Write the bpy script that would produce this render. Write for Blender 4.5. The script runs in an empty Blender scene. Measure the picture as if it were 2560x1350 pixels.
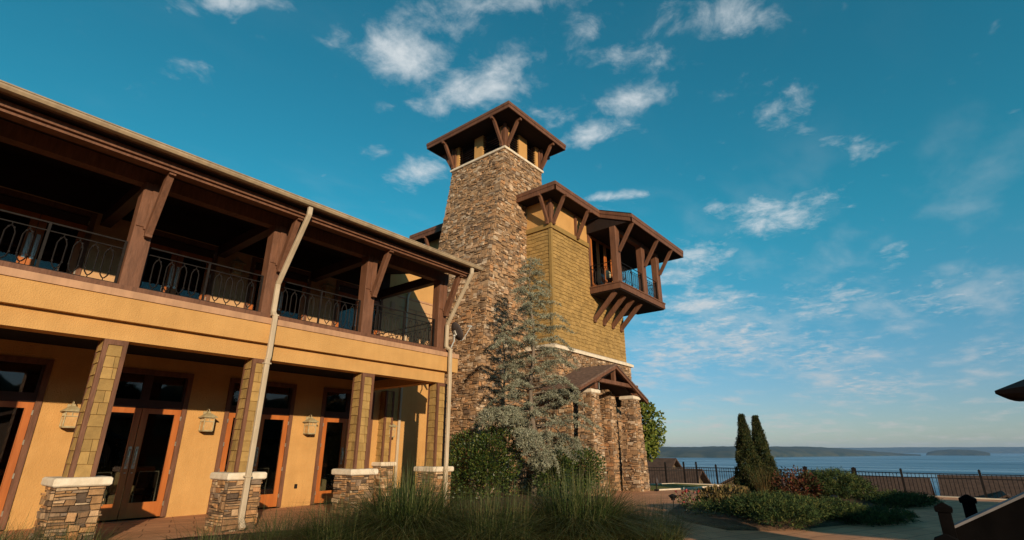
import bpy, math, random
from mathutils import Vector, Matrix
import numpy as np
rnd = random.Random(11)
R = math.radians
SC = bpy.context.scene
COL = SC.collection

# ------------------------------------------------------------------ camera, sky, sun, exposure
cam_d = bpy.data.cameras.new("camera")
cam = bpy.data.objects.new("camera", cam_d); COL.objects.link(cam)
cam.location = (0, 0, 1.4)
cam.rotation_euler = (R(90 + 19.4156), 0, R(39.22 - 90))
cam_d.sensor_width = 36; cam_d.lens = 18.063
cam_d.clip_start = 0.05; cam_d.clip_end = 60000
SC.camera = cam

SUN_DIR = Vector((0.55, 1.0, -0.275)).normalized()       # the way the light travels
sun_d = bpy.data.lights.new("sun", 'SUN'); sun_d.energy = 5.0; sun_d.angle = R(0.5)
sun_d.color = (1.0, 0.79, 0.53)
sun = bpy.data.objects.new("sun", sun_d); COL.objects.link(sun)
sun.rotation_euler = SUN_DIR.to_track_quat('-Z', 'Y').to_euler(); sun.location = (-20, -40, 30)
SC.view_settings.view_transform = 'Standard'
SC.view_settings.look = 'None'
SC.view_settings.gamma = 1
SC.view_settings.exposure = 0.12
SC.cycles.max_bounces = 6
SC.cycles.transparent_max_bounces = 8
SC.cycles.volume_bounces = 0
SC.cycles.caustics_reflective = False
SC.cycles.caustics_refractive = False
SC.cycles.use_denoising = True

world = bpy.data.worlds.new("World"); SC.world = world
world.use_nodes = True
def build_world():
    nt = world.node_tree; nt.nodes.clear(); N = nt.nodes.new; L = nt.links.new
    out = N('ShaderNodeOutputWorld'); bg = N('ShaderNodeBackground'); L(bg.outputs[0], out.inputs[0])
    sky = N('ShaderNodeTexSky'); sky.sky_type = 'NISHITA'; sky.sun_disc = False
    sky.sun_elevation = R(13.5); sky.sun_rotation = R(208.8); sky.altitude = 100
    sky.air_density = 1.0; sky.dust_density = 0.15; sky.ozone_density = 2.5
    def math_(op, a, b=None, c=None, clamp=False):
        m = N('ShaderNodeMath'); m.operation = op; m.use_clamp = clamp
        for i, v in enumerate((a, b, c)):
            if v is None: continue
            if isinstance(v, (int, float)): m.inputs[i].default_value = v
            else: L(v, m.inputs[i])
        return m.outputs[0]
    tc = N('ShaderNodeTexCoord')
    sep = N('ShaderNodeSeparateXYZ'); L(tc.outputs['Generated'], sep.inputs[0])
    zc = math_('ADD', math_('MAXIMUM', sep.outputs[2], 0.0), 0.10)
    px = math_('DIVIDE', sep.outputs[0], zc); py = math_('DIVIDE', sep.outputs[1], zc)
    comb = N('ShaderNodeCombineXYZ'); L(px, comb.inputs[0]); L(py, comb.inputs[1])
    # teal grade of the sky
    tint = N('ShaderNodeMix'); tint.data_type = 'RGBA'; tint.blend_type = 'MULTIPLY'; tint.inputs[0].default_value = 1
    hz = N('ShaderNodeMapRange'); hz.interpolation_type = 'SMOOTHSTEP'; L(sep.outputs[2], hz.inputs[0]); hz.inputs[1].default_value = 0.0; hz.inputs[2].default_value = 0.42
    tm = N('ShaderNodeMix'); tm.data_type = 'RGBA'; L(hz.outputs[0], tm.inputs[0]); tm.inputs[6].default_value = SKY_TINT_LOW; tm.inputs[7].default_value = SKY_TINT
    zn = N('ShaderNodeMapRange'); zn.interpolation_type = 'SMOOTHSTEP'; L(sep.outputs[2], zn.inputs[0]); zn.inputs[1].default_value = 0.74; zn.inputs[2].default_value = 0.92
    tz = N('ShaderNodeMix'); tz.data_type = 'RGBA'; L(zn.outputs[0], tz.inputs[0]); L(tm.outputs[2], tz.inputs[6]); tz.inputs[7].default_value = SKY_TINT_TOP
    L(tz.outputs[2], tint.inputs[7]); L(sky.outputs[0], tint.inputs[6]); 
    # cloud density: soft noise on a plane overhead, gathered in drifting banks
    def noise(scale, detail, rough, off, distort=0.0, stretch=None):
        mp = N('ShaderNodeMapping'); L(comb.outputs[0], mp.inputs[0]); mp.inputs[1].default_value = off
        if stretch: mp.inputs[3].default_value = stretch[0]; mp.inputs[2].default_value = (0, 0, stretch[1])
        n = N('ShaderNodeTexNoise'); n.inputs['Scale'].default_value = scale; n.inputs['Detail'].default_value = detail
        n.inputs['Roughness'].default_value = rough; n.inputs['Distortion'].default_value = distort
        L(mp.outputs[0], n.inputs['Vector']); return n.outputs[0]
    base = noise(9.0, 9, 0.62, (3.1, 1.7, 0), 0.35)
    fine = noise(30.0, 6, 0.6, (0.3, 5.7, 0), 0.3)
    wisp = noise(2.2, 7, 0.55, (7.3, 2.2, 0), 0.15, ((1.0, 1.7, 1), 0.9))
    acc = None
    for (cx, cy, ux, uy, ra, rb, amp) in BANKS:
        # offset in the bank's own frame: ellipse axes ra (along u) and rb
        dx = math_('SUBTRACT', px, cx); dy = math_('SUBTRACT', py, cy)
        a = math_('ADD', math_('MULTIPLY', dx, ux / ra), math_('MULTIPLY', dy, uy / ra))
        b = math_('ADD', math_('MULTIPLY', dx, -uy / rb), math_('MULTIPLY', dy, ux / rb))
        r2 = math_('ADD', math_('MULTIPLY', a, a), math_('MULTIPLY', b, b))
        g = math_('MULTIPLY', math_('EXPONENT', math_('MULTIPLY', r2, -1.0)), amp)
        acc = g if acc is None else math_('MAXIMUM', acc, g)
    d = math_('ADD', math_('MULTIPLY', math_('SUBTRACT', base, 0.5), 2.3), math_('MULTIPLY', math_('SUBTRACT', fine, 0.5), 0.55))
    d = math_('ADD', d, math_('SUBTRACT', math_('MULTIPLY', acc, 1.12), 0.74))
    mr = N('ShaderNodeMapRange'); mr.interpolation_type = 'SMOOTHSTEP'
    L(d, mr.inputs[0]); mr.inputs[1].default_value = -0.46; mr.inputs[2].default_value = 0.95
    mw = N('ShaderNodeMapRange'); mw.interpolation_type = 'SMOOTHSTEP'
    L(math_('ADD', wisp, math_('MULTIPLY', acc, 0.12)), mw.inputs[0]); mw.inputs[1].default_value = 0.47; mw.inputs[2].default_value = 0.95
    low = N('ShaderNodeMapRange'); L(sep.outputs[2], low.inputs[0])   # high cirrus spreads towards the horizon
    low.inputs[1].default_value = 0.50; low.inputs[2].default_value = 0.12; low.inputs[3].default_value = 0.03; low.inputs[4].default_value = 0.95
    cov = math_('MAXIMUM', mr.outputs[0], math_('MULTIPLY', mw.outputs[0], low.outputs[0]))
    cov = math_('MULTIPLY', cov, 0.92, clamp=True)
    ccol = N('ShaderNodeMix'); ccol.data_type = 'RGBA'
    L(math_('MULTIPLY', sep.outputs[2], 2.6, clamp=True), ccol.inputs[0])
    ccol.inputs[6].default_value = CLOUD_LOW; ccol.inputs[7].default_value = CLOUD_HIGH
    mix = N('ShaderNodeMix'); mix.data_type = 'RGBA'; L(cov, mix.inputs[0])
    L(tint.outputs[2], mix.inputs[6]); L(ccol.outputs[2], mix.inputs[7])
    L(mix.outputs[2], bg.inputs[0]); bg.inputs[1].default_value = 0.1
SKY_TINT_TOP = (0.95, 0.70, 0.55, 1); SKY_TINT = (0.24, 1.32, 1.18, 1); SKY_TINT_LOW = (0.70, 0.78, 0.98, 1)
CLOUD_LOW = (5.6, 5.0, 4.7, 1); CLOUD_HIGH = (6.6, 7.0, 7.2, 1)
BANKS = [
    (0.587, 0.804, 0.643, -0.766, 0.112, 0.096, 1.15),
    (0.578, 0.660, 0.381, -0.924, 0.165, 0.072, 0.70),
    (0.771, 0.733, 0.231, -0.973, 0.154, 0.081, 1.05),
    (0.763, 0.611, 0.629, -0.777, 0.085, 0.077, 0.75),
    (0.762, 0.868, 0.439, -0.899, 0.066, 0.038, 0.70),
    (1.055, 0.471, 0.134, -0.991, 0.098, 0.071, 1.00),
    (1.108, 0.598, -0.008, -1.000, 0.113, 0.069, 0.95),
    (0.983, 0.649, 0.623, -0.782, 0.065, 0.066, 0.55),
    (0.934, 0.378, 0.517, -0.856, 0.134, 0.057, 0.75),
    (0.937, 0.195, 0.412, -0.911, 0.195, 0.079, 0.65),
    (0.790, 0.400, 0.233, -0.973, 0.097, 0.066, 0.50),
    (1.335, 0.175, 0.005, -1.000, 0.080, 0.131, 0.55),
    (0.924, 1.111, 0.182, -0.983, 0.142, 0.076, 0.85),
    (0.770, 1.150, 0.656, -0.755, 0.059, 0.050, 0.60),
    (0.260, 0.963, 0.658, -0.753, 0.121, 0.034, 1.00),
    (0.449, 0.869, 0.324, -0.946, 0.059, 0.049, 0.60),
    (0.025, 1.589, 0.999, -0.044, 0.048, 0.040, 0.90),
    (1.446, 0.706, 0.521, -0.854, 0.145, 0.036, 0.95),
    (1.881, 0.335, 0.115, -0.993, 0.181, 0.182, 0.90),
    (1.893, 0.420, 0.570, -0.822, 0.085, 0.078, 0.80),
    (1.609, 0.041, -0.478, -0.878, 0.070, 0.145, 0.50),
    (2.051, 0.668, 0.176, -0.984, 0.139, 0.145, 0.90),
    (2.204, 0.810, 0.149, -0.989, 0.138, 0.133, 0.90),
    (2.599, 0.867, -0.040, -0.999, 0.272, 0.242, 1.00),
    (2.933, 0.880, 0.271, -0.963, 0.164, 0.165, 0.90),
    (3.390, 0.963, 0.192, -0.981, 0.506, 0.759, 0.85),
    (3.365, 1.350, 0.533, -0.846, 0.388, 1.140, 0.80),
    (2.942, 0.329, 0.046, -0.999, 0.321, 0.339, 0.70),
    (3.118, -0.193, -0.045, -0.999, 0.335, 0.399, 0.60),
    (4.050, 0.592, 0.062, -0.998, 0.484, 0.784, 0.65),
    (5.044, 0.440, -0.115, -0.993, 0.434, 0.546, 0.75),
    (6.836, 2.377, 0.403, -0.915, 0.422, 1.127, 0.60),
    (7.007, 1.532, 0.934, -0.357, 0.950, 0.650, 0.60),
    (4.262, -0.294, -0.048, -0.999, 0.258, 0.454, 0.50),
    (1.706, 0.486, 0.582, -0.813, 0.082, 0.056, 0.50),
    (0.276, 1.251, 0.497, -0.868, 0.124, 0.047, 0.35),
    (0.660, 0.485, 0.626, -0.780, 0.165, 0.039, 0.60),
    (2.445, 0.074, -0.233, -0.972, 0.156, 0.128, 0.40),
    (0.667, 0.980, 0.651, -0.759, 0.063, 0.031, 0.50),
    (1.104, 0.690, 0.122, -0.992, 0.071, 0.055, 0.60),
]
build_world()

# ------------------------------------------------------------------ materials
def mat(name, c1, c2=None, scale=4.0, rough=0.7, bump=0.0, bscale=None, tones=None, spec=0.3, metal=0.0,
        detail=5, stretch=(1, 1, 1), translucent=0.0, lo=0.38, hi=0.62, streak=0.0, sscale=(6, 6, .35)):
    m = bpy.data.materials.new(name); m.use_nodes = True
    nt = m.node_tree; N = nt.nodes.new; L = nt.links.new
    p = nt.nodes['Principled BSDF']; p.inputs['Roughness'].default_value = rough
    p.inputs['Specular IOR Level'].default_value = spec; p.inputs['Metallic'].default_value = metal
    tc = N('ShaderNodeTexCoord'); mp = N('ShaderNodeMapping'); mp.inputs[3].default_value = stretch
    L(tc.outputs['Object'], mp.inputs[0])
    n = N('ShaderNodeTexNoise'); n.inputs['Scale'].default_value = scale; n.inputs['Detail'].default_value = detail
    n.inputs['Roughness'].default_value = 0.62
    L(mp.outputs[0], n.inputs['Vector'])
    mr = N('ShaderNodeMapRange'); L(n.outputs[0], mr.inputs[0]); mr.inputs[1].default_value = lo; mr.inputs[2].default_value = hi
    c2 = c2 or c1
    if tones:
        at = N('ShaderNodeAttribute'); at.attribute_name = 'tone'
        cr = N('ShaderNodeValToRGB'); cr.color_ramp.interpolation = 'LINEAR'
        els = cr.color_ramp.elements
        while len(els) < len(tones): els.new(0.5)
        for i, c in enumerate(tones):
            els[i].position = i / (len(tones) - 1); els[i].color = (*c, 1)
        L(at.outputs['Fac'], cr.inputs[0])
        mx = N('ShaderNodeMix'); mx.data_type = 'RGBA'; mx.blend_type = 'MULTIPLY'; mx.inputs[0].default_value = 1
        gr = N('ShaderNodeMix'); gr.data_type = 'RGBA'; L(mr.outputs[0], gr.inputs[0])
        gr.inputs[6].default_value = (*c1, 1); gr.inputs[7].default_value = (*c2, 1)
        L(cr.outputs[0], mx.inputs[6]); L(gr.outputs[2], mx.inputs[7])
        colr = mx.outputs[2]
    else:
        mx = N('ShaderNodeMix'); mx.data_type = 'RGBA'; L(mr.outputs[0], mx.inputs[0])
        mx.inputs[6].default_value = (*c1, 1); mx.inputs[7].default_value = (*c2, 1)
        colr = mx.outputs[2]
    if streak:                                           # weathering: rain streaks, grain
        m2 = N('ShaderNodeMapping'); m2.inputs[3].default_value = sscale; L(tc.outputs['Object'], m2.inputs[0])
        n3 = N('ShaderNodeTexNoise'); n3.inputs['Scale'].default_value = 1.0; n3.inputs['Detail'].default_value = 7; n3.inputs['Roughness'].default_value = 0.7
        L(m2.outputs[0], n3.inputs['Vector']); r3 = N('ShaderNodeMapRange'); L(n3.outputs[0], r3.inputs[0])
        r3.inputs[1].default_value = 0.36; r3.inputs[2].default_value = 0.60; r3.inputs[3].default_value = 1 - streak; r3.inputs[4].default_value = 1.0
        m3 = N('ShaderNodeMix'); m3.data_type = 'RGBA'; m3.blend_type = 'MULTIPLY'; m3.inputs[0].default_value = 1
        L(colr, m3.inputs[6]); L(r3.outputs[0], m3.inputs[7]); colr = m3.outputs[2]
    L(colr, p.inputs['Base Color'])
    if bump:
        b = N('ShaderNodeBump'); b.inputs['Strength'].default_value = bump; b.inputs['Distance'].default_value = 0.02
        n2 = N('ShaderNodeTexNoise'); n2.inputs['Scale'].default_value = bscale or scale * 6; n2.inputs['Detail'].default_value = 4
        L(mp.outputs[0], n2.inputs['Vector']); L(n2.outputs[0], b.inputs['Height']); L(b.outputs[0], p.inputs['Normal'])
    if translucent:
        t = N('ShaderNodeBsdfTranslucent'); L(colr, t.inputs[0])
        ms = N('ShaderNodeMixShader'); ms.inputs[0].default_value = translucent
        L(p.outputs[0], ms.inputs[1]); L(t.outputs[0], ms.inputs[2])
        L(ms.outputs[0], nt.nodes['Material Output'].inputs[0])
    return m
G1 = (0.75, 0.75, 0.75); G2 = (1.12, 1.12, 1.12)
STONE_T = [(0.08, 0.055, 0.04), (0.19, 0.11, 0.06), (0.28, 0.155, 0.075), (0.37, 0.20, 0.085), (0.22, 0.155, 0.11), (0.44, 0.27, 0.14), (0.40, 0.18, 0.07), (0.52, 0.37, 0.23), (0.15, 0.11, 0.085)]
TOWER_T = [(0.13, 0.085, 0.058), (0.21, 0.13, 0.075), (0.28, 0.17, 0.092), (0.36, 0.21, 0.11), (0.27, 0.18, 0.115), (0.42, 0.27, 0.155), (0.40, 0.20, 0.09), (0.54, 0.41, 0.29), (0.22, 0.15, 0.105)]
M = dict(
    stucco=mat('ochre_stucco', (0.49, 0.268, 0.092), (0.55, 0.305, 0.108), 1.6, 0.9, 0.7, 45, streak=0.06),
    stucco_pale=mat('tan_stucco', (0.50, 0.30, 0.15), (0.55, 0.33, 0.17), 1.5, 0.85, 0.5, 45, streak=0.06),
    trim=mat('brown_painted_wood', (0.145, 0.062, 0.034), (0.18, 0.080, 0.045), 3, 0.65, 0.3, 40, stretch=(1, 1, .3), streak=0.35, sscale=(16, 16, 2.5)),
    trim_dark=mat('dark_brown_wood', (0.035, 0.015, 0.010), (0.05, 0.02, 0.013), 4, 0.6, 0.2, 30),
    soffit=mat('soffit_boards', (0.012, 0.006, 0.0045), (0.020, 0.009, 0.0065), 3, 0.9, 0.3, 20, stretch=(.3, 3, 1)),  # base darkened to carry the deep shade under the eaves
    ceiling=mat('ceiling_boards', (0.004, 0.003, 0.0025), (0.006, 0.004, 0.003), 3, 0.95),  # near black: shade under the porch is put into the base colour
    pink=mat('tan_flashing', (0.42, 0.235, 0.135), (0.48, 0.27, 0.155), 3, 0.6, streak=0.2),
    door=mat('stained_door_wood', (0.33, 0.092, 0.018), (0.44, 0.135, 0.028), 5, 0.45, 0.1, 30, stretch=(1, 1, .12), spec=0.4),
    stone=mat('stacked_stone', G1, G2, 9, 0.9, 0.6, 45, tones=STONE_T),
    tstone=mat('chimney_fieldstone', G1, G2, 7, 0.9, 0.6, 35, tones=TOWER_T),
    mortar=mat('stone_mortar', (0.11, 0.075, 0.05), (0.16, 0.11, 0.075), 8, 0.95, 0.4),
    cap=mat('cast_limestone', (0.60, 0.50, 0.38), (0.74, 0.63, 0.50), 5, 0.8, 0.3, 40),
    shingle=mat('olive_shingle', (0.85, 0.85, 0.85), (1.1, 1.1, 1.1), 5, 0.8, 0.3, 40, tones=[(0.27, 0.165, 0.055), (0.315, 0.193, 0.064), (0.345, 0.212, 0.072), (0.375, 0.23, 0.08)]),
    olive=mat('olive_trim', (0.25, 0.155, 0.050), (0.29, 0.18, 0.058), 4, 0.7),
    gutter=mat('tan_metal_gutter', (0.32, 0.235, 0.15), (0.39, 0.29, 0.185), 2, 0.45, spec=0.35, streak=0.25),
    spout=mat('cream_downspout', (0.46, 0.36, 0.25), (0.53, 0.42, 0.30), 2, 0.45, spec=0.35, streak=0.15),
    roof=mat('brown_shingle_roof', (0.10, 0.060, 0.045), (0.19, 0.115, 0.085), 7, 0.95, 0.5, 18, stretch=(1, 1, 3)),
    iron=mat('black_wrought_iron', (0.010, 0.008, 0.008), (0.016, 0.013, 0.012), 8, 0.6, spec=0.12),
    bronze=mat('aged_bronze', (0.33, 0.26, 0.14), (0.42, 0.36, 0.22), 9, 0.5, spec=0.5),
    amber=mat('amber_glass', (0.45, 0.26, 0.10), (0.55, 0.34, 0.15), 12, 0.25, spec=0.5),
    brass=mat('worn_metal', (0.40, 0.33, 0.24), (0.55, 0.48, 0.38), 20, 0.35, metal=0.7),
    silver=mat('bright_metal', (0.55, 0.52, 0.47), (0.7, 0.66, 0.6), 20, 0.35, metal=0.5),
    dish=mat('dish_grey', (0.055, 0.045, 0.045), (0.075, 0.06, 0.06), 5, 0.5),
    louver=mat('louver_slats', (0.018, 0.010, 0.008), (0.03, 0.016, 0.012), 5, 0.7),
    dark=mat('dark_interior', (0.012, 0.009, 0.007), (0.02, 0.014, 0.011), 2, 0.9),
    cream=mat('cream_fabric', (0.55, 0.45, 0.27), (0.65, 0.55, 0.36), 5, 0.8),
    pave=None, lawn=mat('lawn_green', (0.10, 0.105, 0.012), (0.17, 0.155, 0.025), 9, 0.95, 0.8, 80),
    mulch=mat('bark_mulch', (0.05, 0.028, 0.016), (0.12, 0.065, 0.035), 18, 0.95, 1.0, 60),
    soil=mat('dry_slope', (0.09, 0.085, 0.03), (0.16, 0.12, 0.06), 0.2, 0.95, 0.4, 3),
    curb=mat('pale_concrete', (0.50, 0.43, 0.33), (0.60, 0.52, 0.42), 4, 0.85, 0.3, 50),
    bark=mat('grey_bark', (0.10, 0.075, 0.055), (0.20, 0.155, 0.12), 9, 0.95, 0.7, 30, stretch=(1, 1, .25)),
    cedar=mat('blue_cedar_needles', G1, (1.15, 1.15, 1.15), 3, 0.75, tones=[(0.12, 0.125, 0.078), (0.20, 0.205, 0.135), (0.28, 0.28, 0.20), (0.40, 0.39, 0.30)], translucent=0.12),
    holly=mat('holly_leaves', G1, G2, 3, 0.4, tones=[(0.010, 0.022, 0.006), (0.024, 0.048, 0.010), (0.052, 0.085, 0.018), (0.13, 0.13, 0.026)], spec=0.45, translucent=0.1),
    grassblade=mat('ornamental_grass_blades', G1, G2, 2, 0.6, tones=[(0.012, 0.022, 0.006), (0.038, 0.062, 0.014), (0.075, 0.105, 0.026), (0.20, 0.175, 0.075)], translucent=0.2),
    cypress=mat('arborvitae_foliage', G1, G2, 4, 0.8, tones=[(0.010, 0.020, 0.005), (0.022, 0.040, 0.009), (0.045, 0.055, 0.013), (0.09, 0.07, 0.02)], translucent=0.1),
    juniper=mat('juniper_foliage', G1, G2, 4, 0.8, tones=[(0.008, 0.020, 0.005), (0.020, 0.044, 0.010), (0.050, 0.080, 0.018), (0.11, 0.11, 0.026)], translucent=0.1),
    rust=mat('rust_foliage', G1, G2, 4, 0.8, tones=[(0.035, 0.022, 0.008), (0.08, 0.035, 0.014), (0.15, 0.035, 0.02), (0.07, 0.065, 0.02)], translucent=0.2),
    tanbush=mat('tan_foliage', G1, G2, 4, 0.8, tones=[(0.07, 0.055, 0.02), (0.13, 0.09, 0.03), (0.20, 0.13, 0.05), (0.10, 0.10, 0.03)], translucent=0.2),
    rose=mat('rose_petals', (0.30, 0.03, 0.035), (0.42, 0.08, 0.07), 9, 0.6),
    maple=mat('yellow_green_leaves', G1, G2, 2, 0.6, tones=[(0.06, 0.10, 0.015), (0.11, 0.15, 0.02), (0.17, 0.20, 0.03), (0.23, 0.22, 0.035)], translucent=0.3),
    pine=mat('pine_needles', G1, G2, 2, 0.7, tones=[(0.02, 0.035, 0.012), (0.035, 0.055, 0.018), (0.06, 0.08, 0.025)], translucent=0.1),
    forest=mat('far_forest', (0.010, 0.022, 0.014), (0.045, 0.05, 0.028), 0.009, 0.95, 0.0, detail=10, lo=.42, hi=.58),
    hroof=mat('house_roof_shingle', (0.055, 0.032, 0.023), (0.085, 0.050, 0.036), 3, 0.95, 0.4, 12),
    hwall=mat('house_siding', (0.10, 0.072, 0.042), (0.14, 0.10, 0.06), 2, 0.9),
    canopy=mat('brown_canvas', (0.018, 0.010, 0.008), (0.026, 0.015, 0.011), 6, 0.9),
    ramp=mat('shade_darkened_wood', (0.003, 0.0025, 0.0025), (0.005, 0.004, 0.004), 4, 1.0, spec=0.05),  # near black base stands in for the shade on the stair parapet
    railcap=mat('weathered_cap', (0.16, 0.15, 0.15), (0.22, 0.20, 0.20), 4, 0.7),
    palewall=mat('pale_siding', (0.5, 0.45, 0.38), (0.58, 0.52, 0.44), 2, 0.9),
    leather=mat('dark_leather', (0.02, 0.012, 0.009), (0.035, 0.02, 0.014), 6, 0.5),
)
def glass_mat():
    m = bpy.data.materials.new('window_glass'); m.use_nodes = True
    nt = m.node_tree; nt.nodes.clear(); N = nt.nodes.new; L = nt.links.new
    out = N('ShaderNodeOutputMaterial'); ms = N('ShaderNodeMixShader'); t = N('ShaderNodeBsdfTransparent'); g = N('ShaderNodeBsdfGlossy')
    t.inputs[0].default_value = (0.62, 0.62, 0.58, 1); g.inputs['Roughness'].default_value = 0.02; g.inputs[0].default_value = (0.85, 0.70, 0.68, 1)
    f = N('ShaderNodeFresnel'); f.inputs[0].default_value = 1.6
    n = N('ShaderNodeTexNoise'); n.inputs['Scale'].default_value = 0.7; b = N('ShaderNodeBump'); b.inputs['Strength'].default_value = 0.03
    tc = N('ShaderNodeTexCoord'); L(tc.outputs['Object'], n.inputs['Vector']); L(n.outputs[0], b.inputs['Height']); L(b.outputs[0], g.inputs['Normal'])
    L(f.outputs[0], ms.inputs[0]); L(t.outputs[0], ms.inputs[1]); L(g.outputs[0], ms.inputs[2]); L(ms.outputs[0], out.inputs[0])
    return m
M['glass'] = glass_mat()
def pave_mat():
    m = mat('stamped_concrete', (0.52, 0.245, 0.122), (0.64, 0.31, 0.16), 1.1, 0.85, 0.25, 40)
    nt = m.node_tree; N = nt.nodes.new; L = nt.links.new; p = nt.nodes['Principled BSDF']
    src = p.inputs['Base Color'].links[0].from_socket
    tc = N('ShaderNodeTexCoord'); mp = N('ShaderNodeMapping'); mp.inputs[2].default_value = (0, 0, 0.35); L(tc.outputs['Object'], mp.inputs[0])
    br = N('ShaderNodeTexBrick'); br.inputs['Scale'].default_value = 1.0; br.inputs['Mortar Size'].default_value = 0.012
    br.inputs['Brick Width'].default_value = 0.9; br.inputs['Row Height'].default_value = 0.45; br.inputs['Color1'].default_value = (1, 1, 1, 1)
    br.inputs['Color2'].default_value = (0.82, 0.82, 0.82, 1); br.inputs['Mortar'].default_value = (0.40, 0.38, 0.36, 1)
    nz = N('ShaderNodeTexNoise'); nz.inputs['Scale'].default_value = 1.5; L(mp.outputs[0], nz.inputs['Vector'])
    va = N('ShaderNodeVectorMath'); va.operation = 'MULTIPLY_ADD'; L(nz.outputs['Color'], va.inputs[0]); va.inputs[1].default_value = (.12, .12, 0); L(mp.outputs[0], va.inputs[2])
    L(va.outputs[0], br.inputs['Vector'])
    mx = N('ShaderNodeMix'); mx.data_type = 'RGBA'; mx.blend_type = 'MULTIPLY'; mx.inputs[0].default_value = 1
    L(src, mx.inputs[6]); L(br.outputs['Color'], mx.inputs[7]); L(mx.outputs[2], p.inputs['Base Color'])
    return m
M['pave'] = pave_mat()
def water_mat():
    m = bpy.data.materials.new('lake_water'); m.use_nodes = True
    nt = m.node_tree; N = nt.nodes.new; L = nt.links.new; p = nt.nodes['Principled BSDF']
    p.inputs['Base Color'].default_value = (0.022, 0.075, 0.14, 1); p.inputs['Roughness'].default_value = 0.28; p.inputs['IOR'].default_value = 1.33
    tc = N('ShaderNodeTexCoord'); b = N('ShaderNodeBump'); b.inputs['Strength'].default_value = 0.6; b.inputs['Distance'].default_value = 1.0
    n = N('ShaderNodeTexNoise'); n.inputs['Scale'].default_value = 0.12; n.inputs['Detail'].default_value = 8
    L(tc.outputs['Object'], n.inputs['Vector']); L(n.outputs[0], b.inputs['Height']); L(b.outputs[0], p.inputs['Normal'])
    mp = N('ShaderNodeMapping'); mp.inputs[3].default_value = (.004, .0009, 1); mp.inputs[2].default_value = (0, 0, .4); L(tc.outputs['Object'], mp.inputs[0])
    n2 = N('ShaderNodeTexNoise'); n2.inputs['Scale'].default_value = 1; n2.inputs['Detail'].default_value = 6; L(mp.outputs[0], n2.inputs['Vector'])
    cr = N('ShaderNodeMapRange'); L(n2.outputs[0], cr.inputs[0]); cr.inputs[1].default_value = .35; cr.inputs[2].default_value = .65; cr.inputs[3].default_value = .2; cr.inputs[4].default_value = .42
    L(cr.outputs[0], p.inputs['Roughness'])
    return m
M['water'] = water_mat()

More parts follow.
